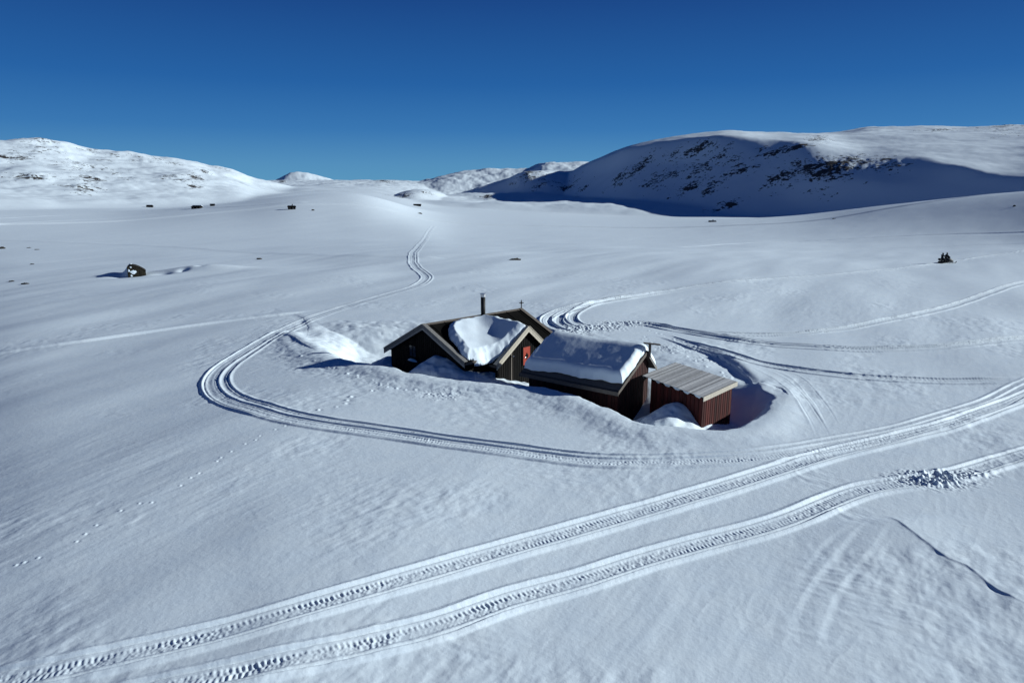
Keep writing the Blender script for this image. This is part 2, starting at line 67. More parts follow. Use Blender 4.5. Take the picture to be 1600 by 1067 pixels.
class Polar:
    """a relief described by radial profiles at a few bearings, smoothly joined"""
    def __init__(self, cols, blur=22):
        # cols: [bearing_rad, [(r, z), ...]]
        self.a = np.linspace(-1.0, 1.0, 2401)
        ba = np.array([c[0] for c in cols]); K = len(cols[0][1])
        R = np.array([[k[0] for k in c[1]] for c in cols], float)
        Z = np.array([[k[1] for k in c[1]] for c in cols], float)
        self.R = np.stack([self.mono(ba, R[:, k], self.a) for k in range(K)], 1)
        self.Z = np.stack([self.mono(ba, Z[:, k], self.a) for k in range(K)], 1)
        g = np.exp(-(np.arange(-3*blur, 3*blur+1)/blur)**2/2); g /= g.sum()
        sm = lambda c: np.convolve(np.pad(c, 3*blur, 'edge'), g, 'valid')
        self.R = np.stack([sm(c) for c in self.R.T], 1); self.Z = np.stack([sm(c) for c in self.Z.T], 1)
        h = np.diff(self.R, axis=1); d = np.diff(self.Z, axis=1)/h
        m = np.zeros_like(self.Z)
        s = d[:, :-1]*d[:, 1:]
        m[:, 1:-1] = np.where(s > 0, 2*s/(d[:, :-1]+d[:, 1:]+1e-12*np.sign(d[:, :-1]+1e-20)), 0)
        m[:, 0] = d[:, 0]; m[:, -1] = d[:, -1]
        self.M = np.stack([sm(c) for c in m.T], 1); self.K = K
    @staticmethod
    def mono(x, y, q):
        h = np.diff(x); d = np.diff(y)/h; m = np.zeros(len(x))
        for i in range(1, len(x)-1):
            if d[i-1]*d[i] > 0: m[i] = 2*d[i-1]*d[i]/(d[i-1]+d[i])
        q = np.clip(q, x[0], x[-1]); i = np.clip(np.searchsorted(x, q)-1, 0, len(x)-2)
        t = (q-x[i])/h[i]; H = h[i]
        return ((2*t**3-3*t**2+1)*y[i]+(t**3-2*t**2+t)*H*m[i]+(-2*t**3+3*t**2)*y[i+1]+(t**3-t**2)*H*m[i+1])
    def row(self, ai, r):
        R = self.R[ai]; Z = self.Z[ai]; M = self.M[ai]; K = self.K
        j = np.zeros(r.shape, np.int64)
        for k in range(1, K-1): j += (r > R[..., k])
        g = lambda A, jj: np.take_along_axis(A, jj[..., None], -1)[..., 0]
        r0 = g(R, j); r1 = g(R, j+1); z0 = g(Z, j); z1 = g(Z, j+1); m0 = g(M, j); m1 = g(M, j+1)
        H = r1-r0; t = np.clip((r-r0)/H, 0, 1)
        return (2*t**3-3*t**2+1)*z0+(t**3-2*t**2+t)*H*m0+(-2*t**3+3*t**2)*z1+(t**3-t**2)*H*m1
    def __call__(self, x, y):
        r = np.hypot(x, y); a = np.clip(np.arctan2(x, y), -.9999, .9999)
        f = (a+1)*1200; i = np.floor(f).astype(np.int64); t = f-i
        out = np.empty(r.shape); n = r.size; rf = r.ravel(); i_ = i.ravel(); tf = t.ravel(); o = out.reshape(-1)
        for s in range(0, n, 300000):
            e = slice(s, s+300000)
            o[e] = self.row(i_[e], rf[e])*(1-tf[e])+self.row(i_[e]+1, rf[e])*tf[e]
        return out

def poly_sdf(px, py, P):
    """signed distance to a closed polygon, positive inside"""
    d = np.full(px.shape, 1e9); ins = np.zeros(px.shape, bool); n = len(P)
    for i in range(n):
        ax, ay = P[i]; bx, by = P[(i+1) % n]
        ex, ey = bx-ax, by-ay; wx = px-ax; wy = py-ay
        t = np.clip((wx*ex+wy*ey)/(ex*ex+ey*ey), 0, 1)
        d = np.minimum(d, (wx-ex*t)**2+(wy-ey*t)**2)
        c = ((ay <= py) & (by > py)) | ((by <= py) & (ay > py))
        ins ^= c & (wx < ex*(wy/(ey if ey != 0 else 1e-9)))
    d = np.sqrt(d); return np.where(ins, d, -d)

def base_relief(x, y):
    return BASE(x, y)
def hills(x, y, z):
    r = np.hypot(x, y)
    far = sstep(350, 900, r)
    m = np.zeros(r.shape)
    w = r > 350
    zz = z[w]; X = x[w]; Y = y[w]; rr = r[w]
    n1 = fbm(X/260., Y/260., 11, 4); n2 = fbm(X/60., Y/60., 15, 4)
    hn = np.zeros(rr.shape)
    for i, (Hp, k, amp, dis) in enumerate(HILLS):
        h = Hp(X, Y)
        g = sstep(-5, 25, h-zz)
        h = h+g*amp*(n1*7+n2*2.2)
        zz = smax(zz, h, k); hn = np.maximum(hn, g)
    z = z.copy(); z[w] = zz+sstep(500, 1500, rr)*(n1*4.0)*(1-hn)+sstep(1200, 2200, rr)*n2*2.4
    m[w] = hn
    return z, m

BASE = Polar(DATA['base']); HILLS = [(Polar(h[0], 7), h[1], h[2], h[3]) for h in DATA['hills']]

# ---------------------------------------------------------------- helpers
def tag(o, label=None, cat=None, group=None, kind=None):
    if label: o['label'] = label
    if cat: o['category'] = cat
    if group: o['group'] = group
    if kind: o['kind'] = kind
    return o
def empty(name, loc, rz=0):
    o = bpy.data.objects.new(name, None); COL.objects.link(o); o.location = loc; o.rotation_euler = (0, 0, rz)
    o.empty_display_size = .3
    return o
class MB:
    def __init__(s): s.v = []; s.f = []; s.t = []
    def add(s, vs, fs, tint=.5):
        b = len(s.v); s.v += [tuple(map(float, p)) for p in vs]; s.f += [tuple(b+i for i in f) for f in fs]; s.t += [tint]*len(vs)
    def prism(s, pts, d, tint=.5):
        """closed polygon of 3D points swept along the vector d"""
        n = len(pts); d = np.array(d, float); P = [np.array(p, float) for p in pts]
        Q = [p+d for p in P]
        s.add(P+Q, [tuple(range(n))[::-1], tuple(range(n, 2*n))]+[(i, (i+1) % n, n+(i+1) % n, n+i) for i in range(n)], tint)
    def box(s, o, x, y, z, tint=.5):
        """box from a corner and three edge vectors"""
        o = np.array(o, float); x = np.array(x, float); y = np.array(y, float)
        s.prism([o, o+x, o+x+y, o+y], z, tint)
    def tube(s, pts, rad, n=12, tint=.5, cap=True):
        P = [np.array(p, float) for p in pts]; m = len(P)
        rad = rad if isinstance(rad, (list, tuple)) else [rad]*m
        vs = []
        for i, p in enumerate(P):
            t = P[min(i+1, m-1)]-P[max(i-1, 0)]; t /= np.linalg.norm(t)
            u = np.cross(t, (0, 0, 1) if abs(t[2]) < .9 else (1, 0, 0)); u /= np.linalg.norm(u); w = np.cross(t, u)
            for k in range(n):
                a = 2*math.pi*k/n; vs.append(p+rad[i]*(math.cos(a)*u+math.sin(a)*w))
        fs = [(i*n+k, i*n+(k+1) % n, (i+1)*n+(k+1) % n, (i+1)*n+k) for i in range(m-1) for k in range(n)]
        if cap: fs += [tuple(range(n))[::-1], tuple(range((m-1)*n, m*n))]
        s.add(vs, fs, tint)
    def build(s, name, mat, parent=None, smooth=False, bevel=0):
        loc = parent.matrix_basis.translation if parent is not None and parent.parent is None else None
        root = parent
        while root is not None and root.parent is not None: root = root.parent
        off = np.zeros(3)
        if root is not None: off = np.array(root.location[:])
        me = bpy.data.meshes.new(name)
        V = np.array(s.v)-off
        me.from_pydata(V.tolist(), [], s.f); me.update()
        at = me.attributes.new('tint', 'FLOAT', 'POINT'); at.data.foreach_set('value', s.t)
        me.materials.append(mat)
        if smooth: me.polygons.foreach_set('use_smooth', [True]*len(me.polygons))
        o = bpy.data.objects.new(name, me); COL.objects.link(o)
        if parent is not None: o.parent = parent
        if bevel:
            b = o.modifiers.new('bevel', 'BEVEL'); b.width = bevel; b.segments = 2
        return o
def copy_tree(o, parent=None):
    c = o.copy(); COL.objects.link(c)
    if parent is not None: c.parent = parent
    for ch in list(o.children): copy_tree(ch, c)
    return c
def V(*a): return np.array(a, float)

# ---------------------------------------------------------------- materials
def newmat(name, col, rough=.8, spec=.3, metal=0):
    m = bpy.data.materials.new(name); m.use_nodes = True
    b = m.node_tree.nodes['Principled BSDF']
    b.inputs['Base Color'].default_value = (*col, 1); b.inputs['Roughness'].default_value = rough
    b.inputs['Specular IOR Level'].default_value = spec; b.inputs['Metallic'].default_value = metal
    return m, m.node_tree, b
def N(t, typ, **kw):
    n = t.nodes.new(typ)
    for k, v in kw.items():
        if hasattr(n, k): setattr(n, k, v)
        else: n.inputs[k.replace('_', ' ')].default_value = v
    return n
def ramp(t, src, stops, interp='LINEAR'):
    r = t.nodes.new('ShaderNodeValToRGB'); r.color_ramp.interpolation = interp
    e = r.color_ramp.elements
    while len(e) < len(stops): e.new(.5)
    for k, (p, c) in enumerate(stops): e[k].position = p; e[k].color = (*c, 1) if len(c) == 3 else c
    t.links.new(src, r.inputs[0]); return r
def noise(t, scale, detail=4, rough=.6, vec=None):
    n = N(t, 'ShaderNodeTexNoise', Scale=scale, Detail=detail, Roughness=rough)
    if vec is not None: t.links.new(vec, n.inputs['Vector'])
    return n
def bump(t, b, h, strength, dist, prev=None):
    n = N(t, 'ShaderNodeBump', Strength=strength, Distance=dist); t.links.new(h, n.inputs['Height'])
    if prev is not None: t.links.new(prev, n.inputs['Normal'])
    t.links.new(n.outputs[0], b.inputs['Normal']); return n.outputs[0]

def snow_mat(name, terrain=False):
    m, t, b = newmat(name, (.80, .825, .86), .62, .25)
    tc = t.nodes.new('ShaderNodeTexCoord')
    pos = t.nodes.new('ShaderNodeNewGeometry').outputs['Position']
    n1 = noise(t, 9.0, 5, .65, pos); n2 = noise(t, 60., 2, .6, pos)
    n0 = noise(t, 2.6, 4, .6, pos); p = bump(t, b, n0.outputs[0], .3, .03); p = bump(t, b, n1.outputs[0], .4, .018, p); p = bump(t, b, n2.outputs[0], .3, .004, p)
    nn = noise(t, .8, 4, .6, pos)
    c = ramp(t, nn.outputs[0], [(.3, (.71, .79, .86)), (.7, (.77, .84, .89))])
    t.links.new(c.outputs[0], b.inputs['Base Color'])
    if terrain:
        at = N(t, 'ShaderNodeAttribute', attribute_name='rock')
        mp = t.nodes.new('ShaderNodeMapping'); t.links.new(pos, mp.inputs['Vector'])
        mp.inputs['Scale'].default_value = (1, 1, 2.2)
        a1 = noise(t, .045, 8, .62, mp.outputs[0]); a2 = noise(t, .20, 5, .6, mp.outputs[0])
        s = N(t, 'ShaderNodeMath', operation='MULTIPLY'); s.inputs[1].default_value = .9; t.links.new(a1.outputs[0], s.inputs[0])
        s2 = N(t, 'ShaderNodeMath', operation='MULTIPLY_ADD'); t.links.new(a2.outputs[0], s2.inputs[0]); s2.inputs[1].default_value = .9; t.links.new(s.outputs[0], s2.inputs[2])
        s3 = N(t, 'ShaderNodeMath', operation='MULTIPLY_ADD'); t.links.new(at.outputs['Fac'], s3.inputs[0]); s3.inputs[1].default_value = .22; t.links.new(s2.outputs[0], s3.inputs[2])
        hf = N(t, 'ShaderNodeMath', operation='MULTIPLY_ADD'); t.links.new(s3.outputs[0], hf.inputs[0]); hf.inputs[1].default_value = 1.0; hf.inputs[2].default_value = -.565
        k = ramp(t, hf.outputs[0], [(.5, (0, 0, 0)), (.53, (1, 1, 1))])
        g = N(t, 'ShaderNodeMath', operation='GREATER_THAN'); t.links.new(at.outputs['Fac'], g.inputs[0]); g.inputs[1].default_value = .03
        kk = N(t, 'ShaderNodeMath', operation='MULTIPLY'); t.links.new(k.outputs[0], kk.inputs[0]); t.links.new(g.outputs[0], kk.inputs[1])
        rc = noise(t, .5, 4, .6, pos)
        rr = ramp(t, rc.outputs[0], [(.3, (.025, .022, .02)), (.75, (.10, .085, .07))])
        mx = N(t, 'ShaderNodeMix', data_type='RGBA')
        t.links.new(kk.outputs[0], mx.inputs[0]); t.links.new(c.outputs[0], mx.inputs[6]); t.links.new(rr.outputs[0], mx.inputs[7])
        t.links.new(mx.outputs[2], b.inputs['Base Color'])
    return m
SNOW = snow_mat('snow'); SNOWG = snow_mat('snow_ground', True)

def wood_mat(name, dark, light, rough=.75, scale=6., streak=(1, 1, .08), bumps=.4, spec=.25):
    m, t, b = newmat(name, dark, rough, spec)
    tc = t.nodes.new('ShaderNodeTexCoord'); mp = t.nodes.new('ShaderNodeMapping'); mp.inputs['Scale'].default_value = streak
    t.links.new(tc.outputs['Object'], mp.inputs['Vector'])
    n = noise(t, scale, 6, .65, mp.outputs[0]); at = N(t, 'ShaderNodeAttribute', attribute_name='tint')
    a = N(t, 'ShaderNodeMath', operation='MULTIPLY_ADD'); t.links.new(at.outputs['Fac'], a.inputs[0]); a.inputs[1].default_value = .55
    s = N(t, 'ShaderNodeMath', operation='MULTIPLY'); t.links.new(n.outputs[0], s.inputs[0]); s.inputs[1].default_value = .75
    t.links.new(s.outputs[0], a.inputs[2])
    r = ramp(t, a.outputs[0], [(.35, dark), (.95, light)]); t.links.new(r.outputs[0], b.inputs['Base Color'])
    bump(t, b, n.outputs[0], bumps, .01)
    return m
BLACKWALL = wood_mat('tarred_boards', (.0025, .0023, .0023), (.010, .0080, .0070), .85, spec=.12)
REDWALL = wood_mat('red_boards', (.026, .007, .006), (.105, .020, .015), .75, 7)
DARKRED = wood_mat('dark_red_boards', (.016, .006, .005), (.060, .016, .012), .8, 7)
GREYWOOD = wood_mat('weathered_boards', (.30, .29, .285), (.68, .665, .65), .85, 8, (1, 1, 1))
BARGE = wood_mat('weathered_trim', (.11, .105, .10), (.27, .255, .24), .8, 8, (1, 1, .3))
PALETRIM = wood_mat('pale_trim', (.30, .265, .21), (.55, .49, .40), .8, 8, (1, 1, .3))
DARKEAVE = wood_mat('dark_eave_boards', (.05, .042, .036), (.15, .125, .105), .8, 8, (1, 1, 1))
FELT, _t, _b = newmat('roofing_felt', (.008, .008, .008), .95, .04)
_n = noise(_t, 3, 5, .6); _r = ramp(_t, _n.outputs[0], [(.3, (.003, .003, .0028)), (.8, (.010, .009, .008))]); _t.links.new(_r.outputs[0], _b.inputs['Base Color'])
bump(_t, _b, _n.outputs[0], .3, .01)
REDPAINT = wood_mat('red_door_paint', (.26, .028, .014), (.42, .06, .03), .6, 4)
STEEL, _t, _b = newmat('galvanised_steel', (.55, .55, .56), .35, .5, .9)
PIPE, _t, _b = newmat('sooty_pipe', (.02, .019, .019), .6, .3, .3)
GLASS, _t, _b = newmat('dark_glass', (.012, .014, .018), .12, .6)
WHITE, _t, _b = newmat('white_paint', (.62, .64, .68), .6)
_n = noise(_t, 12, 3, .5); _r = ramp(_t, _n.outputs[0], [(.3, (.5, .52, .56)), (.7, (.68, .70, .73))]); _t.links.new(_r.outputs[0], _b.inputs['Base Color'])
def rock_material():
    m, t, b = newmat('rock', (.05, .045, .04), .9, .2)
    n = noise(t, 3, 6, .65); r = ramp(t, n.outputs[0], [(.3, (.02, .018, .016)), (.7, (.10, .085, .07))]); t.links.new(r.outputs[0], b.inputs['Base Color'])
    bump(t, b, n.outputs[0], .8, .08); return m
ROCK = rock_material()

# ---------------------------------------------------------------- the snow ground: one sheet to the skyline
PIT = DATA['pit']; PC = np.mean(np.array(PIT), 0)
MOUNDS = [  # x, y, top z, slope towards -b / +b side and away, direction of b
    (-5.20, 45.50, .62, 1.15, .34, .50), (9.05, 36.25, .12, .75, .75, .38), (3.3, 39.0, -.45, .30, .45, .5),
    (-1.6, 43.6, -.7, .35, .4, .3), (-9.6, 50.6, -.8, .8, .45, .5)]
def near_relief(x, y, z):
    """undulation, the scoop the wind dug round the cabins, and the drifts in it"""
    r = np.hypot(x, y)
    w = (np.abs(x) < 45) & (y > 5) & (y < 95)
    sd = np.full(r.shape, -40.0)
    sd[w] = poly_sdf(x[w], y[w], PIT)
    calm = .25+.75*sstep(0, 14, -sd)
    wx = x*WIND[0]+y*WIND[1]; wy = x*WIND[1]-y*WIND[0]
    f1 = 1-sstep(350, 700, r)
    z = z+f1*calm*((.40-.32*sstep(110, 260, r))*fbm(x/42., y/34., 31, 2)+.16*fbm(wx/26., wy/9., 41, 2)*(1-.75*sstep(90, 200, r)))
    mk = .25+.75*sstep(-.2, .6, fbm(x/24., y/20., 47, 2))
    z = z+f1*calm*mk*(1-.6*sstep(60, 140, r))*.022*fbm(wx/9., wy/2.6, 45, 3)
    pm = sstep(.05, .5, fbm(x/9.+3, y/9., 51, 2))
    z = z+(1-sstep(60, 140, r))*(.024*pm*fbm(wx/1.2, wy/.8, 53, 3)+.006*mk*fbm(wx/1.8, wy/.45, 57, 2)+.002*fbm(x/.22, y/.22, 59, 2))
    nr_ = r < 75; X = x[nr_]; Y = y[nr_]; WX = wx[nr_]; WY = wy[nr_]; z = z.copy()
    pk = sstep(.0, .5, fbm(X/7.+9, Y/7., 55, 2))
    z[nr_] += .005*pk*(1-np.abs(perlin(WX/2.1+.4*perlin(WX/1.1, WY/1.1, 93), WY/.62, 94)))**4
    if w.any():
        X = x[w]; Y = y[w]; S = sd[w]; zz = z[w]
        dn = seg_sd(X, Y, PIT[25:]+PIT[:14])[0]; df = seg_sd(X, Y, PIT[13:26])[0]
        toward = sstep(.25, .75, df/(dn+df+1e-6))
        S = S+(.08+.17*toward)*fbm(X/2.6, Y/2.6, 61, 3)
        west = sstep(-9, -17, X)
        wid = 8.0-6.1*toward+7*west*(1-.4*toward)
        depth = 2.15*(1-.45*west)*(1-.85*sstep(38.6, 42.4, Y)*sstep(5, 9, X))*(1-.6*sstep(47, 52, Y)*sstep(-3, 3, X))
        prof = sstep(0, 1, np.clip(S/wid, 0, 1))
        lumps = ((.05+.07*toward)*fbm(X/2.4, Y/2.0, 65, 3)+.10*sstep(-7, -10, X)*sstep(-18, -15, X)*np.abs(fbm(X/2.2, Y/1.5, 66, 3)))*sstep(-.3, .8, S)
        rim = .22*np.exp(-((S+.5)/1.3)**2)*toward
        zz = zz-depth*prof+lumps*(1-.3*prof)+rim
        out = np.exp(-((S+1.8)/1.8)**2)*sstep(4, -2, X)
        zz = zz+.055*np.abs(fbm(X/1.3, Y/1.0, 67, 3))*out*toward
        b = V(.698, -.716)
        for mx, my, top, sl, sr_, sa in MOUNDS:
            u = (X-mx)*b[0]+(Y-my)*b[1]; v = (X-mx)*b[1]-(Y-my)*b[0]
            s = np.where(u < 0, sl, sr_)
            c = top+.25-np.sqrt((s*u)**2+(sa*v)**2+.06)+.10*fbm(X/.9, Y/.9, 71, 2)
            zz = smax(zz, c, .35)
        z = z.copy(); z[w] = zz
    return z, sd
def seg_sd(x, y, P):
    d = np.full(x.shape, 1e9); sg = np.zeros(x.shape); al = np.zeros(x.shape); L = 0
    for (ax, ay), (bx, by) in zip(P[:-1], P[1:]):
        ex, ey = bx-ax, by-ay; l = math.hypot(ex, ey); wx = x-ax; wy = y-ay
        t = np.clip((wx*ex+wy*ey)/(l*l), 0, 1); dd = np.hypot(wx-ex*t, wy-ey*t)
        c = (ex*wy-ey*wx)/l; m = dd < d
        d = np.where(m, dd, d); sg = np.where(m, c, sg); al = np.where(m, L+t*l, al); L += l
    return d, sg, al, L
def extras(x, y, z):
    r = np.hypot(x, y)
    w = (r < 70)
    X = x[w]; Y = y[w]; zz = z[w].copy()
    for key, hgt, wid in (('lip', .55, 1.6), ('lip2', .30, .8), ('lip3', .30, .8), ('lip4', .14, .9), ('lip5', .22, .8)):
        P = DATA[key]; d, c, al, L = seg_sd(X, Y, P)
        k = np.sin(np.pi*np.clip(al/L, 0, 1))**.8*np.exp(-(d/(2*wid))**2)
        # left of the line lies low, right of it high, with a sharp lip
        zz += k*hgt*(np.where(c < 0, -np.exp(-np.abs(c)/wid), np.exp(-np.abs(c)/(wid*1.6))))*.5*(1-.75*np.exp(-(c/.35)**2))
    P = DATA['scarp']; d, c, al, L = seg_sd(X, Y, P); f = al/L
    c = c+.10*perlin(al/1.1, al*0, 72)
    k = sstep(0, .12, f)*sstep(1.0, .8, f)*np.exp(-(d/5.5)**2)
    zz += k*(.15*np.exp(-np.abs(c)/np.where(c < 0, 2.4, 3.2))-(.022+.030*perlin(al/.9, al*0+3, 73))*(c < 0)*(1-np.exp(-(c/.07)**2))*np.exp(-np.abs(c)/1.2))
    # patches of small cross ripples
    for rx, ry, rad, ang, am in DATA['ripples']:
        q = np.exp(-(((X-rx)**2+(Y-ry)**2)/rad**2)); u = (X-rx)*math.cos(ang)+(Y-ry)*math.sin(ang); v = -(X-rx)*math.sin(ang)+(Y-ry)*math.cos(ang)
        m = q > .02
        zz[m] += .65*am*q[m]*fbm(u[m]/.45, v[m]/.8, 76, 2)
    # half-buried hut: moat and drift tail
    z = z.copy(); z[w] = zz
    hx, hy = DATA['p_hut']
    w = np.hypot(x-hx, y-hy) < 25
    X = x[w]-hx; Y = y[w]-hy; zz = z[w]
    zz = zz-.45*np.exp(-((X+1.2)/2.0)**2-((Y+.3)/1.5)**2)-.35*np.exp(-((X-3.4)/1.6)**2-((Y-.5)/1.2)**2)
    zz = zz+1.75*np.exp(-((X+1.7)/.85)**2-((Y-1.7)/1.3)**2)+.5*np.exp(-((X+4.2)/1.8)**2-((Y-.9)/1.5)**2)+.8*np.exp(-((X-9)/6.5)**2-((Y-3.5)/1.8)**2)
    for ax_, ay_, dd in ((3.9, .5, .30), (6.3, 1.9, .34), (8.4, 3.6, .30)):
        zz = zz-dd*np.exp(-((X-ax_)/.75)**2-((Y-ay_)/.7)**2)
    z[w] = zz
    return z

def grid():
    th = np.linspace(-.745, .745, 1301)
    g = []; a = .745; d = .004
    while a < math.pi-.03: a += d; d = min(d*1.25, .09); g.append(a)
    g = [q for q in g if q < math.pi-.02]+[math.pi]
    th = np.concatenate([-np.array(g[::-1]), th, np.array(g)])
    rs = [2.0]
    while rs[-1] < 6500:
        r = rs[-1]
        rs.append(r*(1+(.03 if r < 12 else .0014 if r < 34 else .0020 if r < 62 else .0030 if r < 170 else .0048 if r < 2600 else .012)))
    return th, np.array(rs)
TH, RS = grid()
GX = np.sin(TH)[None, :]*RS[:, None]; GY = np.cos(TH)[None, :]*RS[:, None]
GZ = base_relief(GX, GY)
GZ, HM = hills(GX, GY, GZ)
GZ, SD = near_relief(GX, GY, GZ)
GZ = extras(GX, GY, GZ)

def spline(P, ds):
    P = np.array(P, float); P = np.vstack([2*P[0]-P[1], P, 2*P[-1]-P[-2]]); out = []
    for i in range(1, len(P)-2):
        p0, p1, p2, p3 = P[i-1:i+3]; l = np.linalg.norm(p2-p1)
        n = max(2, int(l/max(ds, .012*np.linalg.norm(p1))))
        for k in range(n):
            t = k/n
            out.append(.5*((2*p1)+(p2-p0)*t+(2*p0-5*p1+4*p2-p3)*t*t+(-p0+3*p1-3*p2+p3)*t**3))
    out.append(P[-2]); return np.array(out)
def window(cx, cy, rad):
    r = math.hypot(cx, cy); a = math.atan2(cx, cy); da = rad/r
    i0 = np.searchsorted(RS, r-rad); i1 = np.searchsorted(RS, r+rad)+1
    j0 = np.searchsorted(TH, a-da); j1 = np.searchsorted(TH, a+da)+1
    return slice(max(i0-1, 0), i1), slice(max(j0-1, 0), j1)
def along(P, reach):
    D = np.full(GX.shape, 1e9, np.float32); S = np.zeros(GX.shape, np.float32); A = np.zeros(GX.shape, np.float32); L = 0
    for a, b in zip(P[:-1], P[1:]):
        e = b-a; l = np.linalg.norm(e); c = (a+b)/2
        w = window(c[0], c[1], l/2+reach)
        X = GX[w]-a[0]; Y = GY[w]-a[1]
        t = np.clip((X*e[0]+Y*e[1])/(l*l), 0, 1); d = np.hypot(X-e[0]*t, Y-e[1]*t)
        m = d < D[w]
        D[w] = np.where(m, d, D[w]); S[w] = np.where(m, (e[0]*Y-e[1]*X)/l, S[w]); A[w] = np.where(m, L+t*l, A[w])
        L += l
    return D, S, A, L
def gs(x, c, w): return np.exp(-((x-c)/w)**2)
def stamp(name, hw, amp, offs=(0,), ribs=1.0, fade=None, shift=None, seed=0, line=False):
    global GZ
    P = spline(DATA['tracks'][name], .5)
    reach = hw*(3.6 if line else 1.8)+max(abs(o) for o in offs)+.3
    D, S, A, L = along(P, reach)
    m = D < reach
    s = S[m].astype(float); al = A[m].astype(float); X = GX[m]; Y = GY[m]; rr = np.hypot(X, Y)
    dv = P[-1]-P[0]; side = 1 if (dv[1]*math.sin(R(SUN_AZ))-dv[0]*math.cos(R(SUN_AZ))) > 0 else -1
    wob = .05*np.sin(al/3.1+seed)+.035*np.sin(al/1.3+seed*2)
    dz = np.zeros(s.shape); cover = np.zeros(s.shape)
    for q, o in enumerate(offs):
        oo = o if shift is None else o*shift(al, L)
        t = (s-oo-wob)/hw; ta = np.abs(t)
        wear = .75+.35*perlin(al/2.3+q*9, al*0+q, 81+seed)
        k = np.where(t < 0, .125*gs(ta, 1.06, .19), .105*gs(ta, 1.04, .15))+.03*gs(ta, 1.28, .10)-.06*gs(ta, .80, .11)+.028*gs(ta, .64, .07)
        if line: t = t*side; dz = dz+(.075*np.where(t < 0, np.exp(-(t/.28)**2), np.exp(-(t/1.3)**2))-.02*gs(t, -.55, .25))*(.85+.3*perlin(al/(.9 if amp < 1.5 and amp > 0 else 9.), al*0, 88+seed)); continue
        belt = 1-sstep(.40, .50, ta)
        rib = np.sin(2*np.pi*(al/.155+.45*np.abs(t)+.5*(t > 0)))*(.35+.65*np.minimum(1, np.abs(t)/.06))
        rn = fbm(X/.16, Y/.16, 83+q, 2)
        fine = 1-sstep(38, 62, rr)
        k = k-belt*.038+belt*ribs*fine*(.0095*rib*(.5+1.0*perlin(al/1.6, t*2, 84+q))+.009*rn*(1+1.2*perlin(al/1.9, t, 86+q)))
        k = k+.004*rn*fine*(ta < 1.3)
        k = k*wear
        new = np.exp(-(np.maximum(ta-1.1, 0)/.25)**2)
        dz = dz*(1-.75*new*(q > 0))+k*1.0
    e = sstep(0, 4, al)*sstep(0, 4, L-al) if fade is None else fade(al, L)
    GZ[m] += dz*amp*e
loop_off = lambda al, L: .52+.28*np.exp(-((al-(L*.81))/(L*.055))**2)
stamp('r4', .35, .16, ribs=.3, seed=5); stamp('r5', .35, .13, ribs=.3, seed=6)
stamp('f4', .5, .8, ribs=.4, seed=15)
stamp('loop', .50, .78, offs=(.42, -.42), shift=loop_off, seed=1, ribs=1.7)
stamp('lefttrack', .6, 2.6, seed=2, line=True)
for k, nm in enumerate(('g1', 'g2', 'g3', 'g4')): stamp(nm, .45, .28, ribs=0, seed=30+k, line=True)
stamp('r1', .5, 1.4, seed=3, ribs=.8); stamp('r2b', .5, .7, seed=4, ribs=.5); stamp('r2', .5, 1.2, offs=(.0, .5), seed=7, ribs=.8); stamp('r3', .55, 1.15, seed=8, ribs=1)
stamp('mobile', .55, 1.2, offs=(0,), seed=9); stamp('mobile', .6, 1.2, seed=19, line=True); stamp('mobile2', .5, 1.2, seed=10); stamp('mobile3', .5, 1.2, seed=11)
stamp('f1', 1.6, -2.2, seed=12, line=True); stamp('f2', 1.3, -1.8, seed=13, line=True); stamp('f3', 1.6, 2.0, seed=14, line=True)
stamp('f5', 3.5, 3.5, seed=17, line=True); stamp('f6', 3.2, 3.0, seed=18, line=True)
stamp('roadA', .55, 1.05, offs=(0,), seed=20, ribs=1.25)
stamp('roadB', .52, 1.05, offs=(0,), seed=21, ribs=1.25)
random.seed(4)
def pit_at(cx, cy, rad, dep):
    w = window(cx, cy, rad*3); d = np.hypot(GX[w]-cx, GY[w]-cy)
    d2 = np.hypot(GX[w]-cx+rad*1.3, GY[w]-cy-rad*.4)
    GZ[w] += -dep*.55*np.exp(-(d/rad)**2)+dep*.9*np.exp(-(d2/(rad*.8))**2)
for key, P in DATA['steps'].items():
    Q = spline(P, .34 if key != 'animal' else .5)
    if key == 'animal':
        for i in range(len(Q)-1):
            if i % 4 == 3: continue
            a = Q[i]; pit_at(a[0]+random.gauss(0, .07), a[1]+random.gauss(0, .07), .065, .035)
    else:
        for i, a in enumerate(Q):
            if random.random() < .15: continue
            pit_at(a[0]+random.gauss(0, .22), a[1]+random.gauss(0, .22), random.uniform(.08, .13), random.uniform(.03, .07))
for cx, cy, rx, ry, am in DATA['churn']:
    rad = max(rx, ry)*2.2; w = window(cx, cy, rad)
    X = GX[w]; Y = GY[w]; k = np.exp(-(((X-cx)/rx)**2+((Y-cy)/ry)**2)**1.5)
    n = .7*np.abs(fbm(X/.42, Y/.42, 91, 4))+.9*np.maximum(perlin(X/.17, Y/.17, 95), 0)*np.maximum(.3+perlin(X/.8, Y/.8, 96), 0)
    GZ[w] += am*k*(n*1.6-.25)
RK = np.zeros(GX.shape)
for cx, cy, rw, rd, a in DATA['rocks']:
    r = math.hypot(cx, cy); w = window(cx, cy, max(rw, rd)*1.9)
    X = GX[w]-cx; Y = GY[w]-cy; rr_ = (X*cx+Y*cy)/r; tt = (X*cy-Y*cx)/r
    k = a*np.exp(-((rr_/rd)**2+(tt/rw)**2)*.8)
    RK[w] = np.maximum(RK[w], k)
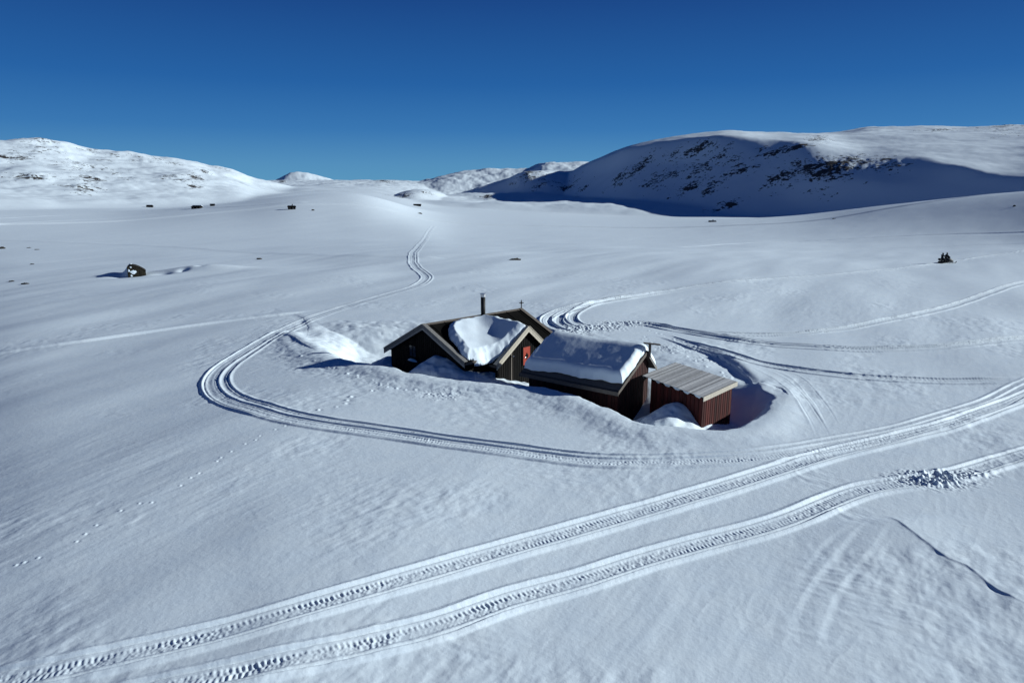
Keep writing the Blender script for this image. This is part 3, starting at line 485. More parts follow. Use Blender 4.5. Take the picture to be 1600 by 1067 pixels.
# crags stand out of the slope where the rock shows
wv = RK > .05
GZ[wv] += RK[wv]*2.4*np.abs(fbm(GX[wv]/24., GY[wv]/24., 97, 4))
def make_ground():
    nr, nc = GX.shape
    co = np.stack([GX, GY, GZ], -1).reshape(-1, 3).astype(np.float32)
    i = np.arange(nr-1)[:, None]*nc+np.arange(nc-1)[None, :]
    q = np.stack([i, i+1, i+nc+1, i+nc], -1).reshape(-1, 4)[:, ::-1]
    co = np.vstack([co, [[0, 0, float(GZ[0].mean())]]]).astype(np.float32)
    c = len(co)-1; j = np.arange(nc-1); tri = np.stack([j+1, j, np.full(nc-1, c)], -1)[:, ::-1][:, ::-1]
    me = bpy.data.meshes.new('snow_ground')
    nl = q.size+tri.size
    me.vertices.add(len(co)); me.vertices.foreach_set('co', co.ravel())
    me.loops.add(nl); me.loops.foreach_set('vertex_index', np.concatenate([q.ravel(), tri.ravel()]).astype(np.int32))
    me.polygons.add(len(q)+len(tri))
    st = np.concatenate([np.arange(len(q))*4, q.size+np.arange(len(tri))*3]).astype(np.int32)
    me.polygons.foreach_set('loop_start', st)
    me.update(calc_edges=True)
    me.polygons.foreach_set('use_smooth', np.ones(len(me.polygons), bool))
    at = me.attributes.new('rock', 'FLOAT', 'POINT'); at.data.foreach_set('value', np.append(RK.ravel(), 0).astype(np.float32))
    me.materials.append(SNOWG)
    o = bpy.data.objects.new('snow_ground', me); COL.objects.link(o); tag(o, kind='structure'); return o
ground = make_ground()
def gz(x, y):
    r = math.hypot(x, y); a = math.atan2(x, y)
    i = int(np.clip(np.searchsorted(RS, r), 1, len(RS)-1)); j = int(np.clip(np.searchsorted(TH, a), 1, len(TH)-1))
    fr = (r-RS[i-1])/(RS[i]-RS[i-1]); fa = (a-TH[j-1])/(TH[j]-TH[j-1])
    return float((GZ[i-1, j-1]*(1-fa)+GZ[i-1, j]*fa)*(1-fr)+(GZ[i, j-1]*(1-fa)+GZ[i, j]*fa)*fr)

# ---------------------------------------------------------------- building pieces
rng = random.Random(7)
def board_wall(mb, p0, p1, z0, top, out, bw=.11, dp=.028, skip=None):
    """board-on-board wall from p0 to p1 (plan), its top following top(t 0..1); out = outward normal"""
    p0 = V(*p0, 0); p1 = V(*p1, 0); L = np.linalg.norm(p1-p0); n = max(2, int(L/bw)); o = V(*out, 0)
    for i in range(n):
        t0 = i/n; t1 = (i+1)/n; over = (i % 2 == 0)
        e = .0 if not over else .25/n
        ta, tb = max(0, t0-e), min(1, t1+e)
        a = p0+(p1-p0)*ta; b = p0+(p1-p0)*tb
        d = dp if over else 0
        za, zb = top(ta), top(tb)
        zm = [] 
        pts = [a+V(0, 0, z0), b+V(0, 0, z0), b+V(0, 0, zb), a+V(0, 0, za)]
        mb.prism([q+o*d for q in pts], -o*(.05+d-.001*(i % 2)), rng.uniform(.1, .9))
def gable_top(wl, wr, zl, zr, zap):
    """top of a gable wall: left eave z, apex z, right eave z; wl, wr half widths"""
    f = wl/(wl+wr)
    return lambda t: zl+(zap-zl)*t/f if t < f else zap+(zr-zap)*(t-f)/(1-f)
def plank_slab(mb, o, u, v, n, th, up, gap=.006, vary=.004):
    """slab of n planks: o corner, u across the planks, v along them"""
    o = V(*o); u = V(*u); v = V(*v); up = V(*up)
    L = np.linalg.norm(u); g = gap/L
    for i in range(n):
        a = o+u*(i/n+g*.5); w = u*(1/n-g)
        k = rng.uniform(-vary, vary)
        e = v*(1+rng.uniform(-.004, .004))
        mb.prism([a+up*k, a+w+up*k, a+w+e+up*k, a+e+up*k], -up*th, rng.uniform(0, 1))
def nrm(v): v = np.array(v, float); return v/np.linalg.norm(v)

# ================================================================ main cabin
th = R(45.75); A_ = V(math.cos(th), math.sin(th), 0); B_ = V(math.sin(th), -math.cos(th), 0)
P1 = V(-6.19, 46.28, 2.6); ML = 9.93
zr_ = lambda s: 2.6-.015*s                      # ridge height along the cabin
wR, dR, wL, dL = 4.32, 1.93, 4.68, 2.47
def MP(s, t, z): p = P1+A_*s+B_*t; return V(p[0], p[1], z)
def mroof(s, t): return zr_(s)-(dR/wR*t if t > 0 else dL/wL*-t)
cab = empty('cabin', (MP(4, 0, 0)[0], MP(4, 0, 0)[1], -2.0))
tag(cab, 'largest black timber cabin with tall stove pipe, red door and snow between its gables', 'cabin')
mb = MB(); Z0 = -3.0; ins = .35; hl = wL-.42; hr = wR-.42
def wtop(s): return lambda t: mroof(s, -hl+(hl+hr)*t)-.10
a = MP(ins, -hl, 0); b = MP(ins, hr, 0)
board_wall(mb, a[:2], b[:2], Z0, wtop(ins), -A_[:2])
a2 = MP(ML-ins, -hl, 0); b2 = MP(ML-ins, hr, 0)
board_wall(mb, a2[:2], b2[:2], Z0, wtop(ML-ins), A_[:2])
board_wall(mb, a[:2], a2[:2], Z0, lambda t: mroof(t*ML, -hl)-.12, -B_[:2])
board_wall(mb, b[:2], b2[:2], Z0, lambda t: mroof(t*ML, hr)-.12, B_[:2])
# porch wing
G = V(1.16, 46.6, 2.4); gs_ = float((G-P1)@A_); go = float((G-P1)@B_)
vl, vdl, vr, vdr = 3.15, 2.2, 2.95, 2.5
def WZ(s, t): q = s-gs_; return 2.4-(vdl/vl*-q if q < 0 else vdr/vr*q)
hvl = vl-.32; hvr = vr-.32
wa = MP(gs_-hvl, go-.3, 0); wb = MP(gs_+hvr, go-.3, 0)
board_wall(mb, wa[:2], wb[:2], Z0, lambda t: WZ(gs_-hvl+(hvl+hvr)*t, 0)-.1, B_[:2])
wc = MP(gs_-hvl, hr, 0); board_wall(mb, wc[:2], wa[:2], Z0, lambda t: WZ(gs_-hvl, 0)-.1, -A_[:2])
wd_ = MP(gs_+hvr, hr, 0); board_wall(mb, wd_[:2], wb[:2], Z0, lambda t: WZ(gs_+hvr, 0)-.1, A_[:2])
mb.build('wall', BLACKWALL, cab)
# main roof: two slabs of felt
mb = MB()
for sgn, w in ((1, wR), (-1, wL)):
    pts = [MP(0, 0, mroof(0, 0)), MP(ML, 0, mroof(ML, 0)), MP(ML, sgn*w, mroof(ML, sgn*w)), MP(0, sgn*w, mroof(0, sgn*w))]
    mb.prism([p+V(0, 0, .03) for p in pts], V(0, 0, -.12))
roof = mb.build('roof', FELT, cab)
mb = MB()
for s in range(8):                                # felt battens down the slope
    t = .6+s*1.25
    mb.prism([MP(t, .05, mroof(t, .05)+.032), MP(t+.05, .05, mroof(t, .05)+.032), MP(t+.05, wR-.02, mroof(t, wR-.02)+.032), MP(t, wR-.02, mroof(t, wR-.02)+.032)], V(0, 0, .03))
mb.build('roof_batten', FELT, roof)
mb = MB()
for sgn, w in ((1, vr), (-1, vl)):
    # wing slab runs from its gable back into the main roof
    def tin(s):                                   # where the wing plane meets the main slope
        return max(.1, (zr_(s)-WZ(s, 0))/(dR/wR))
    s0, s1 = gs_, gs_+sgn*w
    pts = [MP(s0, go, WZ(s0, 0)), MP(s0, min(tin(s0)-.2, wR), WZ(s0, 0)), MP(s1, min(tin(s1)-.3, wR-.5), WZ(s1, 0)), MP(s1, go, WZ(s1, 0))]
    mb.prism([p+V(0, 0, .02) for p in pts], V(0, 0, -.10))
mb.build('roof', FELT, cab)
# barge boards of the near gable
def barge(mb, p, q, out, h=.24, th=.035, over=.05, tint=.5):
    p = V(*p); q = V(*q); d = nrm(q-p); dn = V(0, 0, -1); out = V(*out)
    mb.prism([p+V(0, 0, over), q+V(0, 0, over), q+dn*(h-over), p+dn*(h-over)], out*th, tint)
def rake_set(sfun, t0, tl, tr, zf, out, mat, lite):
    for end, lab in ((tl, 0), (tr, 1)):
        m_ = MB(); z0_ = zf(t0); z1_ = zf(end)
        p = sfun(t0, z0_); q = sfun(end, z1_)
        barge(m_, p, q, out, .25, .035, .07, rng.random())
        # cover board lying along the verge, on top
        o = nrm(q-p); nn = nrm(np.cross(o, out)); nn = nn if nn[2] > 0 else -nn
        m_.prism([p+out*.06+nn*.075, q+out*.06+nn*.075, q-out*.26+nn*.075, p-out*.26+nn*.075], nn*.03, rng.random())
        m_.prism([p+V(0, 0, -.18)+out*.036, q+V(0, 0, -.18)+out*.036, q+V(0, 0, -.33)+out*.036, p+V(0, 0, -.33)+out*.036], -out*.03, rng.random())
        m_.build('barge_board', mat, cab)
rake_set(lambda t, z: MP(0, t, z), 0, -wL, wR, lambda t: mroof(0, t), -A_, BARGE, 0)
rake_set(lambda t, z: MP(ML, t, z), 0, -wL, wR, lambda t: mroof(ML, t), A_, DARKEAVE, 0)
rake_set(lambda t, z: MP(t, go, z), gs_, gs_-vl, gs_+vr, lambda t: WZ(t, 0), B_, PALETRIM, 1)
mb = MB()
for sgn, w in ((1, wR), (-1, wL)):
    mb.prism([MP(.04, sgn*w, mroof(0, sgn*w)+.02), MP(ML-.04, sgn*w, mroof(ML, sgn*w)+.02), MP(ML-.04, sgn*w, mroof(ML, sgn*w)-.16), MP(.04, sgn*w, mroof(0, sgn*w)-.16)], B_*sgn*.03)
mb.build('eave_board', DARKEAVE, cab)
mb = MB()
s1 = gs_-vl
mb.prism([MP(s1, wR+.03, WZ(s1, 0)), MP(s1, go, WZ(s1, 0)), MP(s1, go, WZ(s1, 0)-.18), MP(s1, wR+.03, WZ(s1, 0)-.18)], -A_*.03)
mb.build('eave_board', DARKEAVE, cab)
mb = MB()                                         # ridge capping
mb.prism([MP(0, -.16, mroof(0, -.16)+.05), MP(0, 0, zr_(0)+.09), MP(0, .16, mroof(0, .16)+.05)], A_*ML+V(0, 0, -.015*ML))
mb.build('ridge_cap', DARKEAVE, cab)
# near gable window
def window_on(root, c, u, out, w, h, framemat, snowsill=True, pane=GLASS):
    c = V(*c); u = V(*u); out = V(*out); up = V(0, 0, 1)
    m_ = MB(); f = .06
    o0 = c-u*w/2-up*h/2
    for (x0, x1, y0, y1) in ((-f, w+f, -f, 0), (-f, w+f, h, h+f), (-f, 0, 0, h), (w, w+f, 0, h), (w/2-.02, w/2+.02, .001, h-.001), (.001, w/2-.021, h/2-.015, h/2+.015), (w/2+.021, w-.001, h/2-.015, h/2+.015)):
        m_.box(o0+u*x0+up*y0+out*.03, u*(x1-x0), up*(y1-y0), out*.04)
    fr = m_.build('window', framemat, root)
    m_ = MB(); m_.box(o0+out*.032, u*w, up*h, out*.012); m_.build('pane', pane, fr)
    m_ = MB(); m_.box(c-u*(w/2+.14)-up*(h/2+.12)+out*.03, u*(w+.28), up*.04, out*.14); m_.build('sill', framemat, fr)
    return fr
c = MP(ins, -1.62, .42); wn = window_on(cab, c, B_, -A_, .72, .78, BLACKWALL)
mb = MB()
cc = c-V(0, 0, .78/2+.34)-A_*.04
n = 14; rows = []
for i in range(n+1):
    u = i/n-.5; hgt = .17*max(0, 1-abs(2*u)**4)+.01; dpt = .17*(1-.5*abs(2*u)**3)
    rows.append([cc+B_*u*1.05+V(0, 0, .0), cc+B_*u*1.05-A_*dpt+V(0, 0, .01), cc+B_*u*1.05-A_*dpt*.8+V(0, 0, hgt*.7), cc+B_*u*1.05-A_*dpt*.3+V(0, 0, hgt), cc+B_*u*1.05+V(0, 0, hgt)])
fl = [p for r_ in rows for p in r_]; k = 5
mb.add(fl, [(i*k+j, i*k+(j+1) % k, (i+1)*k+(j+1) % k, (i+1)*k+j) for i in range(n) for j in range(k)]+[tuple(range(k)), tuple(range(n*k, n*k+k))[::-1]])
mb.build('sill_snow', SNOW, cab, True)
# red door with dark diamond in the wing gable, door handle, frame
gw = go-.3
def WP(s, z, e=0): return MP(gs_+s, gw+e, z)
dx0, dx1, dz0, dz1 = -.28, .42, -.35, .93
mb = MB(); mb.box(WP(dx0, dz0, .03), A_*(dx1-dx0), V(0, 0, dz1-dz0), B_*.04)
door = mb.build('door', REDPAINT, cab); 
mb = MB(); cx = (dx0+dx1)/2; cz = (dz0+dz1)/2-.02
mb.prism([WP(cx-.17, cz, .071), WP(cx, cz-.26, .071), WP(cx+.17, cz, .071), WP(cx, cz+.26, .071)], B_*.012)
mb.build('diamond', BLACKWALL, door)
mb = MB(); 
for x0, x1, z0_, z1_ in ((dx0-.08, dx0, dz0, dz1+.08), (dx1, dx1+.08, dz0, dz1+.08), (dx0, dx1, dz1, dz1+.08)):
    mb.box(WP(x0, z0_, .028), A_*(x1-x0), V(0, 0, z1_-z0_), B_*.05)
mb.build('door_frame', BLACKWALL, cab)
mb = MB(); mb.tube([WP(dx0+.10, cz-.05, .07), WP(dx0+.10, cz-.05, .13), WP(dx0+.20, cz-.05, .13)], .014, 8); mb.build('handle', STEEL, door)
mb = MB(); mb.tube([WP(-1.42, .55, .03), WP(-1.42, .55, .16), WP(-1.36, .50, .2)], [.03, .03, .06], 10)
mb.build('lamp', STEEL, cab)
mb = MB(); mb.box(WP(-1.5, -2.2, .03), A_*.10, V(0, 0, 3.0), B_*.03, .9); mb.build('corner_board', DARKEAVE, cab)
# pale little hatch on the wall under the roof snow
mb = MB(); hc = MP(gs_-hvl-.03, go-1.0, -.95)
mb.box(hc, B_*.62, V(0, 0, .55), -A_*.04); ht = mb.build('hatch', WHITE, cab)
mb = MB(); hh = hc+V(0, 0, 0)
for x0, x1, y0, y1 in ((-.05, .67, -.05, 0), (-.05, .67, .55, .60), (-.05, 0, 0, .55), (.62, .67, 0, .55)):
    mb.box(hh+B_*x0+V(0, 0, y0), B_*(x1-x0), V(0, 0, y1-y0), -A_*.06)
mb.build('hatch_frame', BLACKWALL, ht)
# stove pipe
cs = 5.6; cp = MP(cs, .18, 0); zt_ = 4.17
mb = MB(); mb.tube([V(cp[0], cp[1], 1.9), V(cp[0], cp[1], zt_-.2)], .17, 20); ch = mb.build('chimney', PIPE, cab, True)
mb = MB(); mb.tube([V(cp[0], cp[1], zt_-.22), V(cp[0], cp[1], zt_-.02), V(cp[0], cp[1], zt_), V(cp[0], cp[1], zt_+.03)], [.19, .19, .235, .235], 20); mb.build('chimney_cap', STEEL, ch, False)
mb = MB(); mb.tube([V(cp[0], cp[1], 2.3), V(cp[0], cp[1], 2.62)], [.27, .19], 16); mb.build('flashing', PIPE, ch)
# cross finial on the far apex
fp = MP(ML, 0, 0)+V(0, 0, zr_(ML)); u = nrm(V(1, .1, 0))
mb = MB(); mb.tube([fp+V(0, 0, -.1), fp+V(0, 0, .68)], [.045, .03], 8); mb.tube([fp+V(0, 0, .50)-u*.19, fp+V(0, 0, .50)+u*.19], .028, 8)
mb.tube([fp+V(0, 0, .63), fp+V(0, 0, .76)], [.05, .01], 8); mb.tube([fp+V(0, 0, .43), fp+V(0, 0, .58)], .06, 8)
mb.build('finial', PIPE, cab)

def snow_patch(name, parent, X, Y, inside, zunder, ztop, overhang=0, mat=SNOW):
    """closed snow body over a plan grid; inside = signed distance to its edge (>0 inside), both nx x ny arrays"""
    nx, ny = X.shape; keep = inside > 0
    me_v = []; idx = -np.ones((nx, ny), int)
    for i in range(nx):
        for j in range(ny):
            if keep[i, j]: idx[i, j] = len(me_v); me_v.append((X[i, j], Y[i, j]))
    n = len(me_v); cells = []
    for i in range(nx-1):
        for j in range(ny-1):
            q = (idx[i, j], idx[i+1, j], idx[i+1, j+1], idx[i, j+1])
            if min(q) >= 0: cells.append(q)
    top = [(x, y, ztop[i, j]) for i in range(nx) for j in range(ny) if keep[i, j] for x, y in [(X[i, j], Y[i, j])]]
    bot = [(x, y, zunder[i, j]) for i in range(nx) for j in range(ny) if keep[i, j] for x, y in [(X[i, j], Y[i, j])]]
    edges = {}
    for q in cells:
        for k in range(4):
            e = (q[k], q[(k+1) % 4])
            if (e[1], e[0]) in edges: del edges[(e[1], e[0])]
            else: edges[e] = 1
    m_ = MB(); m_.add(top+bot, cells+[tuple(n+i for i in q[::-1]) for q in cells]+[(b_, a_, n+a_, n+b_) for a_, b_ in edges])
    o = m_.build(name, mat, parent, True); return o
# snow caught between the main slope and the wing
na, nb = 150, 130
S_ = np.linspace(.2, gs_+.25, na)[:, None]*np.ones((1, nb)); T_ = np.linspace(.2, go+.5, nb)[None, :]*np.ones((na, 1))
Pm = P1[None, None, :]+A_*S_[..., None]+B_*T_[..., None]
mz = 2.6-.015*S_-dR/wR*T_; wz = np.where(S_ < gs_, 2.4-vdl/vl*(gs_-S_), 2.4-vdr/vr*(S_-gs_))
poly = [(gs_-.12, .75), (gs_-.9, .50), (gs_-2.4, .38), (gs_-3.4, .6), (gs_-4.1, 1.1), (gs_-4.55, 1.9), (gs_-4.75, 2.8), (gs_-5.0, 3.6), (gs_-5.0, 4.2),
        (gs_-4.3, 4.45), (gs_-3.5, 4.5), (gs_-2.9, 4.65), (gs_-2.4, go-.28), (gs_-1.6, go-.20), (gs_-.8, go-.18), (gs_-.1, go-.18), (gs_+.1, go-.8), (gs_+.1, 2)]
ins_ = poly_sdf(S_, T_, poly)+.07*fbm(Pm[..., 0]/.6, Pm[..., 1]/.6, 101, 2)
under = smax(np.where(T_ > wR+.02, -9, mz), wz, .02)+.05
under = np.where(under < -3, wz.clip(-.15, 9)+.05, under)
under = np.maximum(under, .30+.0*S_)
fil = smax(smax(mz, wz, 1.9), np.full(mz.shape, .30), .5)
th_ = .34*np.sqrt(np.clip(1-(1-np.clip(ins_/.55, 0, 1))**2, 0, 1))*(1+.18*fbm(Pm[..., 0]/1.8, Pm[..., 1]/1.8, 103, 2))
topz = np.maximum(fil*np.clip(ins_/.5, 0, 1)+under*(1-np.clip(ins_/.5, 0, 1)), under)+th_+.01
rs_ = snow_patch('roof_snow', cab, Pm[..., 0], Pm[..., 1], ins_, under, topz)

# ================================================================ red-walled store with the snow-laden roof
th2 = R(-37.2); A2 = V(math.cos(th2), math.sin(th2), 0); B2 = V(math.sin(th2), -math.cos(th2), 0)
E2 = V(6.05, 37.27, 0); SL = 6.96; sw, sd_, bw_, bd_ = 3.51, 1.70, 1.44, 1.35
Rr = E2-B2*sw                                     # right end of the ridge (plan)
def SP(s, t, z): p = Rr-A2*s+B2*t; return V(p[0], p[1], z)     # s from the right end, t towards the camera side
def sroof(t): return 2.2-(sd_/sw*t if t > 0 else bd_/bw_*-t)
st_ = empty('storehouse', (*SP(3.4, 1, 0)[:2], -2.2))
tag(st_, 'dark red hut under a thick snow blanket, between the black cabin and the shed', 'hut')
mb = MB(); si = .32; hf = sw-.55; hb = bw_-.55
a = SP(si, hf, 0); b = SP(si, -hb, 0)
board_wall(mb, a[:2], b[:2], Z0, lambda t: sroof(hf-(hf+hb)*t)-.1, A2[:2])
a2 = SP(SL-si, hf, 0); b2 = SP(SL-si, -hb, 0)
board_wall(mb, a2[:2], b2[:2], Z0, lambda t: sroof(hf-(hf+hb)*t)-.1, -A2[:2])
board_wall(mb, a2[:2], a[:2], Z0, lambda t: sroof(hf)-.1, B2[:2])
board_wall(mb, b2[:2], b[:2], Z0, lambda t: sroof(-hb)-.1, -B2[:2])
mb.build('wall', DARKRED, st_)
mb = MB()
up = nrm(V(0, 0, 1)*sw+B2*sd_)
# front slope planked lengthwise in three steps, back slope plain
for k, (t0, t1) in enumerate(((0, 2.3), (2.22, 2.95), (2.87, sw))):
    lift = (.10, .06, .02)[k]
    o = SP(SL, t0, sroof(t0)+lift); plank_slab(mb, o, SP(SL, t1, sroof(t1)+lift)-o, A2*SL, max(3, int((t1-t0)/.14)), .035, up)
mb.prism([SP(0, 0, 2.2+.08), SP(0, -bw_, sroof(-bw_)+.08), SP(0, -bw_, sroof(-bw_)-.02), SP(0, 0, 2.1)], -A2*SL, .4)
mb.build('roof', DARKEAVE, st_)
mb = MB(); mb.prism([SP(-.02, sw+.005, sroof(sw)+.03), SP(SL+.02, sw+.005, sroof(sw)+.03), SP(SL+.02, sw+.005, sroof(sw)-.20), SP(-.02, sw+.005, sroof(sw)-.20)], B2*.035, .7)
mb.build('eave_board', DARKEAVE, st_)
for (t0, t1, mt) in ((0, sw, DARKEAVE), (0, -bw_, BARGE)):
    mb = MB(); p = SP(0, t0, sroof(t0)); q = SP(0, t1, sroof(t1)); barge(mb, p, q, A2, .22, .035, .09, .6)
    mb.build('barge_board', mt, st_)
mb = MB(); p = SP(-.0, -bw_-.0, sroof(-bw_)+.09); mb.prism([p, SP(0, -.25, sroof(-.25)+.12), SP(.5, -.25, sroof(-.25)+.12), SP(.5, -bw_, sroof(-bw_)+.09)], V(0, 0, .03), .9)
mb.build('verge_board', BARGE, st_)
mb = MB(); mb.box(SP(si-.02, -hb+.15, -1.85), -B2*-.0+B2*.9, V(0, 0, .12), A2*.45, .9); mb.build('door_step', PALETRIM, st_)
# short vent with a flat cap board at the ridge end
vp = SP(-.13, -.05, 0)
mb = MB(); mb.box(V(vp[0]-.07, vp[1]-.07, 1.9), V(.14, 0, 0), V(0, .14, 0), V(0, 0, .82)); vn = mb.build('vent_shaft', DARKEAVE, st_)
mb = MB(); mb.box(V(vp[0]-.38, vp[1]-.15, 2.755), V(1.0, 0, -.11), V(0, .3, 0), V(0, 0, .045), .2); mb.build('vent_cap', DARKEAVE, vn)
# thick snow blanket over the ridge: closed loft across the roof
nu, nv = 120, 70; vs = []; 
us = np.linspace(0, 1, nu)
tt = np.linspace(0, 1, nv)
UU, TT = np.meshgrid(us, tt, indexing='ij')
s0 = .06+.10*perlin(TT*5, TT*0+2, 111)+.02*perlin(TT*17, TT*0+2, 112); s1 = SL-.05+.10*perlin(TT*5, TT*0+5, 113)
lo = 2.92+.18*perlin(UU*4, UU*0, 115)+.07*perlin(UU*13, UU*0, 116)+.25*UU; hi = -bw_-.02+.05*perlin(UU*9, UU*0+7, 117)
s = s0+(s1-s0)*UU; t = lo+(hi-lo)*TT
zr2 = np.where(t > 0, 2.2-sd_/sw*t, 2.2+bd_/bw_*t)+.12
# distance to the blanket's rim in metres
de = np.minimum(np.minimum(UU*(s1-s0), (1-UU)*(s1-s0)), np.minimum(TT*4.2, (1-TT)*4.2))
q = np.clip(de/.42, 0, 1); dome = np.sqrt(np.clip(1-(1-q)**2, 0, 1))
thk = .56*dome*(1+.06*fbm(s/2.6, t/2.4, 121, 2)+.012*fbm(s/.5, t/.5, 125, 2))
rnd = np.where(np.abs(t) < .7, -.18*(1-np.abs(t)/.7)**2, 0)
sag = .10*np.exp(-((s-3.2)/1.2)**2)*np.exp(-((t-.1)/.9)**2)
zt2 = zr2+thk+rnd*dome-sag*dome
bulge = .10*np.sin(np.clip(de/.42, 0, 1)*np.pi)*(de < .42)
Ps = Rr[None, None, :]-A2*s[..., None]+B2*(t+bulge*np.where(TT < .5, 1, -1))[..., None]
vsn = [(Ps[i, j, 0], Ps[i, j, 1], zt2[i, j]) for i in range(nu) for j in range(nv)]
Pb = Rr[None, None, :]-A2*s[..., None]+B2*t[..., None]
vsb = [(Pb[i, j, 0], Pb[i, j, 1], zr2[i, j]-.02) for i in range(nu) for j in range(nv)]
n = nu*nv; f = []
for i in range(nu-1):
    for j in range(nv-1):
        q_ = (i*nv+j, i*nv+j+1, (i+1)*nv+j+1, (i+1)*nv+j); f += [q_, tuple(n+k for k in q_[::-1])]
bd = [(i*nv, (i+1)*nv) for i in range(nu-1)]+[((nu-1)*nv+j, (nu-1)*nv+j+1) for j in range(nv-1)]+[((i+1)*nv+nv-1, i*nv+nv-1) for i in range(nu-1)]+[(j+1, j) for j in range(nv-1)]
f += [(a_, b_, n+b_, n+a_) for a_, b_ in bd]
mb = MB(); mb.add(vsn+vsb, f); mb.build('roof_snow', SNOW, st_, True)

# ================================================================ small shed with the lean-to plank roof
TB = V(7.78, 39.12, 1.0); TC = V(10.21, 34.86, 1.0); TD = V(12.68, 36.97, 1.25); TA = TB+(TD-TC)
sh = empty('shed', (10.1, 37.6, -1.9))
tag(sh, 'small dark red shed with bare grey plank lean-to roof', 'shed')
u = TC-TB; v = TD-TC; un = nrm(u); vn_ = nrm(v); up = nrm(np.cross(u, v)); uh = nrm(V(u[0], u[1], 0)); vh = nrm(V(v[0], v[1], 0))
mb = MB(); plank_slab(mb, TB, u, v, 30, .032, up, .012, .007)
rf = mb.build('roof', GREYWOOD, sh)
mb = MB()
for k in range(7):
    o = TB+u*(k/6*.96+.01)-up*.045; mb.box(o+v*.02, un*.07, v*.96, -up*.11, .3)
mb.build('rafter', BLACKWALL, sh)
mb = MB(); o = TC-up*.02+un*.003
mb.box(TC+un*.003+V(0, 0, .012), v, un*.035, V(0, 0, -.26), .9); mb.build('fascia_board', PALETRIM, sh)
mb = MB(); mb.box(TB-un*.003+V(0, 0, .012), v, -un*.035, V(0, 0, -.2), .5); mb.box(TD+vn_*.003+V(0, 0, -.02), -u, vn_*.03, V(0, 0, -.2), .5); mb.build('fascia_board', BARGE, sh)
def TP(i, j): return TB+uh*i+V(*vh[:2], 0)*j
Lu = np.linalg.norm(u[:2]); Lv = np.linalg.norm(v[:2]); zt_r = lambda j: 1.0+.25*j/Lv-.06
m0, m1, n0, n1 = .50, Lu-.26, .30, Lv-.12
mb = MB(); q = [TP(m0, n0), TP(m1, n0), TP(m1, n1), TP(m0, n1)]
board_wall(mb, q[1][:2], q[2][:2], Z0, lambda t: zt_r(n0+(n1-n0)*t)-.05, uh[:2], .10)
board_wall(mb, q[0][:2], q[3][:2], Z0, lambda t: zt_r(n0+(n1-n0)*t)-.05, -uh[:2], .10)
board_wall(mb, q[3][:2], q[2][:2], Z0, lambda t: zt_r(n1)-.12, vh[:2], .10)
board_wall(mb, q[0][:2], q[1][:2], Z0, lambda t: zt_r(n0)-.16, -vh[:2], .15)
mb.build('wall', REDWALL, sh)
# snow packed between the rafter ends
mb = MB()
for k in range(6):
    if k == 0: continue
    c0 = TB+u*((k+rng.uniform(.1, .35))/6*.96)+v*.035-up*.05; c1 = TB+u*((k+rng.uniform(.65, .93))/6*.96)+v*.035-up*.05
    m = 10; rows = []
    for i in range(m+1):
        w = i/m; p = c0+(c1-c0)*w; h = .17*(1-abs(2*w-1)**3)*rng.uniform(.85, 1.1)+.02
        rows += [p, p-v*.012-V(0, 0, h*.45), p+v*.02-V(0, 0, h), p+v*.09-V(0, 0, h*.8), p+v*.10]
    mb.add(rows, [(i*5+j, i*5+(j+1) % 5, (i+1)*5+(j+1) % 5, (i+1)*5+j) for i in range(m) for j in range(5)]+[(0, 1, 2, 3, 4), tuple(m*5+j for j in (4, 3, 2, 1, 0))])
mb.build('rafter_snow', SNOW, sh, True)

# ================================================================ half-buried hut out on the left
hx, hy = DATA['p_hut']; hz = gz(hx-.0, hy-.8)-.35
hut = empty('buried_hut', (hx, hy, hz)); tag(hut, 'low dark hut with humped top, half buried in drifts, on the open snow', 'hut')
HW, _t, _b = newmat('tarred_timber', (.02, .018, .013), .9, .2)
_n = noise(_t, 4, 5, .6); _r = ramp(_t, _n.outputs[0], [(.35, (.010, .009, .007)), (.75, (.045, .038, .024))]); _t.links.new(_r.outputs[0], _b.inputs['Base Color'])
prof_ = [(-1.22, 0), (-1.22, 1.75), (-1.0, 2.02), (-.75, 2.14), (-.4, 2.16), (0, 2.05), (.4, 1.85), (.8, 1.58), (1.12, 1.32), (1.25, 1.2), (1.25, 0)]
HX = nrm(V(hy, -hx, 0)); HY = nrm(V(hx, hy, 0)); HO = V(hx, hy, hz)
def hp(x, y, z): return HO+HX*x+HY*y+V(0, 0, z)
mb = MB(); mb.prism([hp(p[0], 0, p[1]) for p in prof_], HY*2.2); mb.build('wall', HW, hut)
mb = MB()                                          # planks of the end wall
for k in range(9):
    x0 = -1.15+k*.26; zt0 = np.interp(x0+.12, [p[0] for p in prof_[1:-1]], [p[1] for p in prof_[1:-1]])-.1
    mb.box(hp(x0, -.001, .05), HX*.22, V(0, 0, zt0), -HY*.025, rng.random())
mb.build('end_boards', HW, hut)
mb = MB()                                          # thin roof skin over the vault
prf = prof_[1:-1]; o_ = [(p[0]*1.03, p[1]+.05) for p in prf]+[(p[0], p[1]+.01) for p in prf[::-1]]
mb.prism([hp(p[0], -.06, p[1]) for p in o_], HY*2.3); mb.build('roof', HW, hut)
mb = MB()
